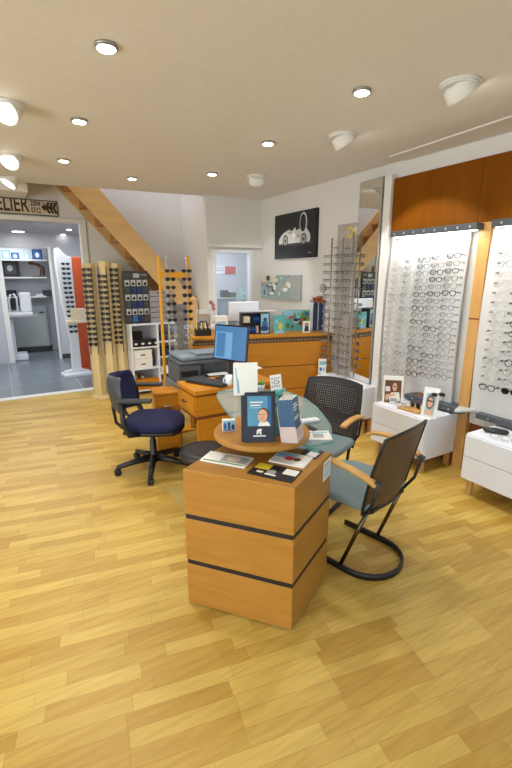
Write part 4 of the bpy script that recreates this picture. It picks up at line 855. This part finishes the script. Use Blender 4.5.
o = MB(); o.x = Matrix.Translation((q.x-.02, q.y-.02, GZ)) @ Matrix.Rotation(R(-15), 4, 'Z'); o.box(-.07, .07, -.02, .02, .0, .012).box(-.07, .07, -.017, .017, .02, .04).box(.05, .07, -.018, .018, .012, .045); o = o.build('stapler', BLACK, bevel=.006); tag(o, 'black stapler on the glass table behind the brochure stand', 'stapler')
q = PZ(256, 400, GZ)
o = MB(); o.x = Matrix.Translation((1.42, 2.28, GZ)) @ Matrix.Rotation(R(-20), 4, 'Z'); o.box(-.11, .11, -.08, .08, 0, .05); o = o.build('grey_folder_box', DGREY, bevel=.004); tag(o, 'flat dark grey box on the glass table behind the brochure stand', 'box')
sheet('paper_sheet', 'open printed paper on the right end of the glass table', 'paper', ((308, 440), (333, 440), (328, 431), (305, 431)), GZ, .003, PAPER, [(rect(-.5, -.6, .4, .3), GREYP), (rect(-.8, .4, .8, .7), LBLUE)])
sheet('small_pad', 'dark small pad lying beside the paper on the glass table', 'pad', ((309, 432), (314, 431), (313, 426), (308, 427)), GZ, .008, BLACK, [])
q = PZ(309, 422, GZ)
o = MB().obox((q.x, q.y, GZ+.01), (.12, .05, .02), (0, 0, R(-10))).build('white_case', WHITE, bevel=.008); tag(o, 'small white case on the glass table beside the blue brochures', 'case')
# ------------------------------------------------------------------ visitor chairs
def visitor_chair(name, label, loc, rz, group):
    t = thing(name, label, 'chair', loc, rz, group)
    # base: flat bar loop on the floor, open to the front (+X)
    path = [(.26, .20, .0), (.0, .20, .0)]+[(-.03-.195*math.sin(R(a)), .20*math.cos(R(a)), 0) for a in range(0, 181, 15)]+[(0, -.20, 0), (.26, -.20, 0)]
    P = [Vector(p)+Vector((0, 0, .018)) for p in path]; m = MB(); vs = []
    for i, p in enumerate(P):
        d = (P[min(i+1, len(P)-1)]-P[max(i-1, 0)]).normalized(); sd = Vector((-d.y, d.x, 0))
        for a, c in ((-.006, -.018), (.006, -.018), (.006, .018), (-.006, .018)): vs.append(p+sd*a+Vector((0, 0, c)))
    fs = [(i*4+k, i*4+(k+1) % 4, i*4+4+(k+1) % 4, i*4+4+k) for i in range(len(P)-1) for k in range(4)]
    m.add(vs, fs, 0, True).add(vs, [(3, 2, 1, 0), tuple(range(len(vs)-4, len(vs)))]); m.build('base_loop', BLACK, t, local=True)
    for s_ in (-1, 1):
        MB().tube([(.02, s_*.195, .03), (-.115, s_*.185, .40)], .011, 10).build('leg', mat('dark_bronze_metal', (96, 84, 72), .18, metal=1, noise=0), t, local=True)
    # seat
    m = MB(); prof = [(-.13, .20), (-.10, .225), (.1, .235), (.22, .225), (.29, .18), (.31, .08), (.31, -.08), (.29, -.18), (.22, -.225), (.1, -.235), (-.10, -.225), (-.13, -.20)]
    m.prism(prof, .415, .465, smooth=False); m.build('seat', TEALF, t, local=True, bevel=.02, seg=3)
    MB().box(-.14, .2, -.17, .17, .395, .415).build('seat_pan', BLACK, t, local=True, bevel=.004)
    MB().tube([(-.115, -.19, .40), (-.115, .19, .40)], .012, 8).build('cross_rail', BLACK, t, local=True)
    # back shell: perforated, curved both ways
    NR, NCc = 26, 26; H0, H1 = .40, .835
    def bp(u, v):   # u across -1..1, v 0..1 up
        hw = .215+.015*math.sin(v*math.pi)
        x = -.14-.075*v-.025*v*v+.035*u*u; z = H0+(H1-H0)*v+(.02*(1-u*u) if v > .9 else 0)*((v-.9)/.1 if v > .9 else 0)
        return Vector((x, u*hw, z))
    vs = []; fs = []; mi = []
    def cell(u0, u1, v0, v1, hole):
        k = len(vs); q = [bp(u0, v0), bp(u1, v0), bp(u1, v1), bp(u0, v1)]; vs.extend(q)
        if not hole: fs.append((k, k+1, k+2, k+3)); return
        c = sum(q, Vector())/4; vs.extend([c+(p-c)*.34 for p in q])
        for i in range(4): fs.append((k+i, k+(i+1) % 4, k+4+(i+1) % 4, k+4+i))
    for i in range(NCc):
        for j in range(NR):
            hole = 2 <= i < NCc-2 and 4 <= j < NR-2
            cell(-1+2*i/NCc, -1+2*(i+1)/NCc, j/NR, (j+1)/NR, hole)
    m = MB(); m.add(vs, fs, 0, True); o = m.build('backrest', MESHB, t, local=True); md = o.modifiers.new('s', 'SOLIDIFY'); md.thickness = .006; md.offset = 1; 
    o.data.materials.append(MESHR); md.material_offset = 1
    rim = [bp(-1, v/12) for v in range(13)]+[bp(-1+u/6, 1) for u in range(1, 12)]+[bp(1, 1-v/12) for v in range(13)]+[bp(1-u/6, 0) for u in range(1, 12)]
    MB().tube(rim, .008, 6, closed=True).build('back_rim', BLACK, t, local=True)
    # arms: bent wood from a clamp on the shell forward, drooping at the tip
    for s_ in (-1, 1):
        y0 = s_*.235; pth = [(-.19, y0, .60), (-.13, y0+s_*.02, .635), (-.05, y0+s_*.035, .66), (.05, y0+s_*.035, .668), (.13, y0+s_*.03, .66), (.17, y0+s_*.02, .64)]
        MB().ribbon(pth, .045, .02, (0, 1, 0)).build('armrest', ARMW, t, local=True, bevel=.006)
        MB().obox((-.19, s_*.232, .60), (.035, .035, .04), (0, R(-20), 0)).build('arm_clamp', DGREY, t, local=True, bevel=.006)
        MB().tube([(-.19, s_*.232, .585), (-.165, s_*.228, .48), (-.115, s_*.19, .40)], .009, 8).build('arm_support', BLACK, t, local=True)
    return t
visitor_chair('visitor_chair', 'visitor chair with brown mesh back turned to the camera, right of the pedestal', (1.66, 1.60, 0), R(104), 'grey-blue seated visitor chairs')
visitor_chair('visitor_chair', 'black mesh-backed visitor chair behind the glass table, facing left', (1.875, 2.30, 0), R(203), 'grey-blue seated visitor chairs')
# ------------------------------------------------------------------ office chair
t = thing('office_chair', 'navy office swivel chair with black arms at the computer desk', 'chair', (.965, 3.36, 0), R(-27))
for k in range(5):
    a = R(202+72*k); d = Vector((math.cos(a), math.sin(a), 0))
    l = MB().tube([d*.03+Vector((0, 0, .11)), d*.16+Vector((0, 0, .095)), d*.30+Vector((0, 0, .07))], [.034, .026, .019], 8).build('base_arm', BLACK, t, local=True)
    m = MB(); c = d*.30; q = Vector((-d.y, d.x, 0))
    for s_ in (-1, 1): m.lathe([(.024, -.010), (.029, -.006), (.029, .006), (.024, .010)], c+q*s_*.013+Vector((0, 0, .029)), 16, axis=q.to_track_quat('Z', 'Y').to_matrix().to_4x4())
    m.tube([c+Vector((0, 0, .045)), c+Vector((0, 0, .075))], .012, 8); m.build('caster', BLACK, l, local=True)
MB().lathe([(.035, .07), (.038, .12), (.03, .13), (.028, .26), (.02, .27), (.02, .345)], n=20).build('gas_column', BLACK, t, local=True)
MB().box(-.12, .12, -.09, .09, .34, .385).build('mechanism', BLACK, t, local=True, bevel=.01)
prof = [(-.2, .17), (-.12, .22), (.05, .235), (.2, .22), (.255, .15), (.27, 0), (.255, -.15), (.2, -.22), (.05, -.235), (-.12, -.22), (-.2, -.17), (-.215, 0)]
MB().prism(prof, .37, .40).build('seat_shell', BLACK, t, local=True, bevel=.01)
m = MB(); ks = [(.93, .44), (1, .455), (1.02, .475), (1, .50), (.9, .52), (.6, .53)]; n_ = len(prof); vs = []
for k_, z_ in [(a_, b_-.05 if b_ < .49 else b_-.045) for a_, b_ in ks]:
    for x_, y_ in prof: vs.append((x_*k_, y_*k_, z_-(0.02*max(0, x_-.15)/.1 if z_ > .435 else 0)))
fs = [(i*n_+k, i*n_+(k+1) % n_, (i+1)*n_+(k+1) % n_, (i+1)*n_+k) for i in range(len(ks)-1) for k in range(n_)]+[tuple(range(n_))[::-1], tuple(range((len(ks)-1)*n_, len(ks)*n_))]
m.add(vs, fs, 0, True); 
# prism order may run clockwise: recompute below
o = m.build('seat_cushion', NAVY, t, local=True, sub=2)
MB().tube([(-.1, 0, .37), (-.24, 0, .37), (-.29, 0, .42), (-.305, 0, .55), (-.30, 0, .66)], .02, 10, flat=.6).build('back_support', BLACK, t, local=True)
def back_poly(z): # half width of the backrest at height fraction
    return .11+.10*math.sin(math.pi*min(1, max(0, z*.85+.12)))
m = MB(); vs = []; NZ = 10; NU = 10
def bk(u, v, off):
    hw = .228*(1-(abs(v-.5)*2)**3.2*.35)
    return (-.275+.12*u*u-.05*(v-.3)+off*(1-.75*max(abs(u), abs(2*v-1))**4), u*hw, .52+.31*v)
for side, off in ((0, .032), (1, -.02)):
    base = len(vs)
    for j in range(NZ+1):
        for i in range(NU+1): vs.append(bk(-1+2*i/NU, j/NZ, off))
g = NU+1; G = (NU+1)*(NZ+1); fs = []
for j in range(NZ):
    for i in range(NU):
        a = j*g+i; fs.append((a, a+1, a+g+1, a+g)); fs.append((G+a+g, G+a+g+1, G+a+1, G+a))
for i in range(NU): fs.append((i+1, i, G+i, G+i+1)); a = NZ*g+i; fs.append((a, a+1, G+a+1, G+a))
for j in range(NZ): a = j*g; fs.append((a, a+g, G+a+g, G+a)); a = j*g+NU; fs.append((a+g, a, G+a, G+a+g))
m.add(vs, fs, 0, True); m.build('backrest', NAVY, t, local=True)
m = MB(); vs = []
for side, off in ((0, -.022), (1, -.038)):
    for j in range(NZ+1):
        for i in range(NU+1): vs.append(bk((-1+2*i/NU)*1.02, (j/NZ-.5)*1.02+.5, off))
m.add(vs, fs, 0, True); m.build('back_shell', DGREY, t, local=True)
for s_ in (-1, 1):
    MB().tube([(-.06, s_*.21, .39), (-.12, s_*.265, .40), (-.16, s_*.27, .5), (-.17, s_*.265, .66)], [.02, .022, .022, .018], 8).build('arm_support', BLACK, t, local=True)
    MB().box(-.20, .06, s_*.26-.03, s_*.26+.03, .66, .69).build('armrest', mat('armrest_rubber', (46, 48, 54), .6), t, local=True, bevel=.012, seg=3)
# stool
t = thing('stool', 'round black padded stool tucked behind the pedestal', 'stool', (1.075, 2.52, 0))
MB().lathe([(.12, .40), (.165, .41), (.175, .43), (.17, .455), (.12, .465)], n=36).build('seat', BLACK, t, local=True)
MB().lathe([(.16, 0), (.16, .015), (.03, .04), (.025, .4)], n=28).build('pedestal_base', CHROME, t, local=True)
# floor mat
q0_ = PZ(164, 488, 0); q1_ = PZ(186, 514, 0)
o = MB().prism([(q0_.x, q0_.y), (q1_.x, q1_.y), (1.3, 2.62), (1.2, 2.93)], .0005, .004).build('floor_mat', mat('clear_mat', (226, 206, 130), .25, noise=.02, alpha=.3)); tag(o, 'thin clear yellowish floor mat behind the pedestal', 'mat')
# ------------------------------------------------------------------ wooden sunglasses towers
YT = 5.9
rackx = (PY(93, 397, YT).x+PY(126, 394, YT).x)/2+.02
t0 = thing('tower_base', 'low pale wooden base plate under the three sunglasses towers', 'base', (rackx+.02, YT, 0))
MB().prism([(x*.27, y*.17) for x, y in ell(0, 0, 1, 1, 32)], 0, .04).build('plate', PINE, t0, local=True, bevel=.005)
tow = []
for k, (pxc, ptop) in enumerate(((92, 263), (106, 262), (119, 263))):
    pxc_b = (97, 110, 121)[k]
    x_ = (PY(pxc, 300, YT).x*.5+PY(pxc_b, 380, YT).x*.5); x_ = PY((pxc+pxc_b)/2, 330, YT).x; yy = YT+(.03 if k != 1 else -.02)
    h = 1.70 if k != 1 else 1.72
    t = thing('sunglasses_tower', '%s of the three pale wooden sunglasses towers by the workshop opening' % ['left', 'middle', 'right'][k], 'display', (x_, yy, .04), R(-22), 'pale wooden sunglasses towers')
    hexa = ell(0, 0, .081, .081, 6)
    MB().prism(hexa, 0, h).build('column', PINE, t, local=True, bevel=.004)
    MB().box(-.052, -.044, -.088, -.07, .55, h-.06).box(.044, .052, -.088, -.07, .55, h-.06).build('slot_rail', BROWN, t, local=True)
    rows = (15, 13, 15)[k]; ztop = (1.62, 1.54, 1.62)[k]
    rn = random.Random(20+k)
    for r_ in range(rows):
        fm = rn.choice([FB, FB, FT]); me = spectacles(rn.choice(['panto', 'square']), fm, DLENS, temples='short', W=.125, thick=.004, n=10)
        zz = .04+ztop-.0665*r_
        pt = chain_matrix(t) @ Vector((0, -.115, 0))
        put_glasses('sunglasses', me, (pt.x, pt.y, zz), R(-22), '%s dark sunglasses on the %s pale wooden tower, %s row' % (FN[fm.name], ['left', 'middle', 'right'][k], rowname(r_, rows)), 'sunglasses on the wooden towers')
# sunglasses on the white workshop display
rn = random.Random(31); mt = chain_matrix(bpy.data.objects['display_tower'])
for r_ in range(12):
    z_ = 1.76-.072*r_; pt = mt @ Vector((.0+.01*(r_ > 6), -.09, z_))
    me = spectacles('square', FB if r_ % 3 else FBL, mat('blueish_lens', (40, 60, 84), .1, noise=0), temples='short', W=.13, thick=.003, n=10)
    put_glasses('sunglasses', me, pt, R(2), 'dark blue-lensed sunglasses on the white curved workshop display, %s row' % rowname(r_, 14), 'sunglasses on the white workshop display')
for r_ in range(2):
    pt = mt @ Vector((.02, -.09, .80-.08*r_)); put_glasses('sunglasses', me, pt, R(2), 'dark sunglasses %s below the shelf of the white curved display' % ['just', 'lowest, well'][r_], 'sunglasses on the white workshop display')
# ------------------------------------------------------------------ product board
q0_ = PY(122.5, 322, 5.76); q1_ = PY(148, 270, 5.76); zt = PY(135, 271, 5.76).z; zb = PY(135, 323.5, 5.76).z; bw = (q1_.x-q0_.x)
bx = PY(137, 300, 5.76).x
t = thing('product_board', 'black hanging board of small blister packs above the white shelving', 'display board', (bx, 5.765, zb))
hb = zt-zb; w = .165
MB().box(-w, w, 0, .02, 0, hb).build('board', mat('charcoal_board', (52, 50, 52), .6), t, local=True, bevel=.003)
printed('header', [(rect(-.03, hb-.085, .05, hb-.03), GREYP), (rect(-.14, hb-.075, -.05, hb-.04), DGREY), (rect(.07, hb-.06, .15, hb-.035), MGREY)], t)
LBLIST = ['leftmost', 'second', 'third', 'rightmost']
for r_ in range(6):
    for c in range(4):
        z_ = hb-.19-.092*r_; x_ = -.118+.078*c
        light = r_ % 2 == 0; mm = GREYP if light else [DGREY, BLUE if r_ > 3 else DBLUE, RED if c == 1 else DBLUE, DGREY][c]
        o = MB(); o.x = chain_matrix(t); o.box(x_-.03, x_+.03, -.022, -.004, z_, z_+.078, 0); o.box(x_-.006, x_+.006, -.004, -.0003, z_+.06, z_+.07, 1)
        o.lathe([(.02, -.0), (.016, .006)], (x_, -.022, z_+.03), 10, 2, axis=Matrix.Rotation(math.pi/2, 4, 'X'))
        o = o.build('blister_pack', [mm, CHROME, BLACK if light else mm]); nm = 'pale' if light else ('red' if mm is RED else 'blue' if mm in (BLUE, DBLUE) else 'dark')
        tag(o, '%s blister pack on the black board, %s row, %s' % (nm, rowname(r_, 6), LBLIST[c]), 'pack', 'blister packs on the black board')
# grey rack right of it
p = PY(159, 323, 5.98)
t = thing('wire_rack', 'grey wall panel with thin spectacle wires behind the yellow stand', 'rack', (bx+.165+.16, 5.775, zb), 0)
MB().box(-.15, .17, 0, .015, 0, .42).build('panel', mat('grey_felt', (158, 154, 156), .8), t, local=True)
MB().box(-.05, .05, -.003, 0, .38, .4).build('name_strip', DGREY, t, local=True)
m = MB()
for k in range(5): m.tube([(-.14, -.005, .06+.07*k), (-.05, -.05, .07+.07*k), (.05, -.02, .05+.07*k), (.16, -.05, .08+.07*k)], .004, 5)
m.build('wire', DGREY, t, local=True)
# ------------------------------------------------------------------ white shelving
SX0, SX1, SX2 = 1.44, 1.80, 2.08; SY0, SY1 = 5.72, 6.04; ZT = zb-.005
t = thing('shelving_unit', 'low white open shelving unit under the black product board', 'shelf', ((SX0+SX2)/2, 5.99, 0))
for x_ in (SX0, SX1, SX2): MB().box(x_-.012, x_+.012, SY0, SY1, 0, ZT-.02).build('upright', WHITE, t)
MB().box(SX0-.012, SX2+.012, SY0, SY1, ZT-.02, ZT).build('top_board', WHITE, t)
zz1 = PY(150, 346.5, SY0).z; zz2 = PY(150, 367.5, SY0).z; zz3 = PY(150, 389, SY0).z
for z_ in (zz1, zz2, max(zz3, .04)): MB().box(SX0+.012, SX1-.012, SY0, SY1, z_-.02, z_).build('shelf_board', WHITE, t)
for z_ in (PY(165, 341, SY0).z, PY(168, 356, SY0).z, PY(170, 372, SY0).z, .05): MB().box(SX1+.012, SX2-.012, SY0, SY1, z_-.018, z_).build('shelf_board', WHITE, t)
MB().box(SX0, SX2, SY1, SY1+.006, 0.02, ZT-.02).build('back_board', mat('shelf_back', (198, 196, 200), .7), t)
for k in range(4):
    x_ = SX0+.065+.092*k
    t = thing('glasses_box', 'small black box with white mark, %s of four on the upper shelf' % ['leftmost', 'second', 'third', 'rightmost'][k], 'box', (x_, SY0+.08, zz1), 0, 'black marked boxes on the white shelving')
    MB().box(-.043, .043, -.05, .05, 0, .095).build('carton', BLACK, t, local=True, bevel=.004); printed('white_mark', [(ell(.0, .04, .022, .014), PAPER)], t, y=-.0505)
o = MB().box(SX0+.02, SX0+.19, SY0+.14, SY0+.24, zz1, zz1+.19).build('storage_box', BLACK, bevel=.006); tag(o, 'larger black box behind the four small marked boxes', 'box')
for k in range(2):
    z_ = zz2+.125*k
    t = thing('archive_box', 'long white lidded box, %s of the pair on the second shelf' % ['lower', 'upper'][k], 'box', (SX0+.145, SY0+.12, z_), 0, 'white boxes stacked on the shelving')
    MB().box(-.125, .125, -.1, .1, 0, .085).build('carton', PAPER, t, local=True, bevel=.003); MB().box(-.128, .128, -.103, .103, .085, .122).build('lid', PAPER, t, local=True, bevel=.003); MB().box(-.03, .03, -.106, -.1005, .045, .06).build('handle', BLACK, t, local=True)
o = MB().lathe([(.035, 0), (.035, .1), (.02, .11), (.02, .13)], (SX1-.065, SY0+.1, zz2), 14).build('dark_jar', DBLUE); tag(o, 'dark blue jar right of the stacked white boxes', 'jar')
z3 = max(zz3, .04)
for k in range(3):
    o = MB().box(SX0+.04+.045*k, SX0+.078+.045*k, SY0+.12, SY0+.25, z3, z3+.2-.02*k).build('book', [CREAM, BROWN, PAPER][k], bevel=.002); tag(o, '%s book standing on the bottom shelf behind the orange box' % ['cream', 'brown', 'white'][k], 'book', 'books on the bottom shelf')
t = thing('wooden_box', 'orange wooden box on the bottom of the white shelving', 'box', (SX0+.22, SY0+.06, z3)); MB().box(-.19, .17, -.055, .05, 0, .125).build('body', CNTW, t, local=True, bevel=.003); MB().box(-.19, .17, -.055, .05, .127, .14).build('lid', CNTW, t, local=True, bevel=.003)
for z_, m_, hh, lab in ((PY(165, 341, SY0).z, DGREY, .1, 'dark box in the top compartment of the right shelving column'), (PY(168, 356, SY0).z, DBLUE, .1, 'navy box in the second compartment of the right shelving column'), (PY(170, 372, SY0).z, PAPER, .08, 'white box in the third compartment of the right shelving column'), (.05, GREYP, .12, 'grey box in the bottom compartment of the right shelving column')):
    o = MB().box(SX1+.03, SX1+.2, SY0+.04, SY0+.2, z_, z_+hh).build('storage_box', m_, bevel=.004); tag(o, lab, 'box', 'boxes in the right shelving column')
# ------------------------------------------------------------------ yellow sunglasses stand
YY = 4.12
xl = PY(162.5, 330, YY).x; xr = PY(190.5, 330, YY).x; zt = PY(176, 256, YY).z; cx = (xl+xr)/2; hw = (xr-xl)/2
t = thing('yellow_stand', 'tall yellow-framed sunglasses stand behind the printer', 'display', (cx, YY, 0), 0)
for s_ in (-1, 1): MB().box(s_*hw-.012, s_*hw+.012, -.012, .012, .02, zt).build('post', YEL, t, local=True, bevel=.003)
zb_ = PY(176, 275, YY).z
MB().box(-hw+.012, hw-.012, -.01, .01, zb_-.03, zb_+.03).build('crossbar', YEL, t, local=True, bevel=.003); MB().box(-hw-.03, hw+.03, -.07, .1, 0, .02).build('base', YEL, t, local=True, bevel=.004)
for xx in (-.09, .11): MB().tube([(xx, -.03, .021), (xx, -.03, zt)], .008, 8).build('rod', SILV, t, local=True)
MB().box(-.01, hw-.02, .012, .018, .3, zb_-.28).build('back_panel', mat('smoky_mesh', (142, 140, 138), .5, noise=.35, scale=25, alpha=.75), t, local=True)
MT = chain_matrix(t); rn = random.Random(44)
for c, xx in enumerate((-.075, .09)):
    for r_ in range(17):
        z_ = PY(176, 271, YY).z-.0765*r_
        low = r_ > 6; fm = rn.choice([FG, FC, FG, FGOLD, FB]) if low else rn.choice([FB, FT]) ; lm = LENS if low else DLENS
        me = spectacles(rn.choice(['panto', 'round', 'square']), fm, lm, temples='short', W=.098, thick=.0036, n=12)
        pt = MT @ Vector((xx, -.095, z_)); put_glasses('spectacles' if low else 'sunglasses', me, pt, R(-14), '%s %s on the yellow stand, %s rod, %s row' % (FN[fm.name], 'spectacles' if low else 'dark sunglasses', ['left', 'right'][c], rowname(r_, 17)), 'eyewear on the yellow-framed stand')
# ------------------------------------------------------------------ lights, world, camera
def area(name, loc, rot, sx, sy, e, c=(1, 1, 1)):
    l = bpy.data.lights.new(name, 'AREA'); l.shape = 'RECTANGLE'; l.size = sx; l.size_y = sy; l.energy = e; l.color = c
    o = bpy.data.objects.new(name, l); COL.objects.link(o); o.location = loc; o.rotation_euler = rot; return o
area('daylight_shop_window', (-.1, -2.95, 1.4), (R(90), 0, R(180)), 6.2, 2.2, 66, (.90, .96, 1))
area('side_fill_light', (-3.45, .8, 1.4), (R(90), 0, R(-90)), 5.0, 2.1, 105, (.90, .96, 1))  # added fill by the windowless left wall, lifts ceiling and shadows
area('workshop_light', (0.2, 7.6, 2.3), (0, 0, 0), 2.2, 1.6, 30, (.93, .96, 1))
area('alcove_light', (.2, 9.9, 2.28), (0, 0, 0), .8, .5, 9, (.9, .95, 1))
area('office_light', (2.9, 6.3, 2.38), (0, 0, 0), 0.5, .8, 20, (.9, .95, 1))
area('stairwell_light', (1.6, 6.05, 3.66), (0, 0, 0), 2.2, .4, 9, (.95, .96, 1))
w = bpy.data.worlds.new('sky'); S.world = w; w.use_nodes = True; bg = w.node_tree.nodes['Background']
sky = w.node_tree.nodes.new('ShaderNodeTexSky'); sky.sky_type = 'PREETHAM' if False else 'NISHITA'; sky.sun_disc = False; sky.sun_elevation = R(40)
w.node_tree.links.new(sky.outputs[0], bg.inputs[0]); bg.inputs[1].default_value = .25
cam = bpy.data.cameras.new('camera'); co = bpy.data.objects.new('camera', cam); COL.objects.link(co); S.camera = co
co.location = (0, 0, EYE); co.rotation_euler = (R(90)-PIT, 0, -YAW); cam.sensor_fit = 'VERTICAL'; cam.sensor_height = 24; cam.lens = FPX/768*24; cam.clip_start = .05
S.view_settings.view_transform = 'Standard'; S.view_settings.look = 'None'; S.view_settings.gamma = 1; S.view_settings.exposure = 0.66
bpy.context.view_layer.update()
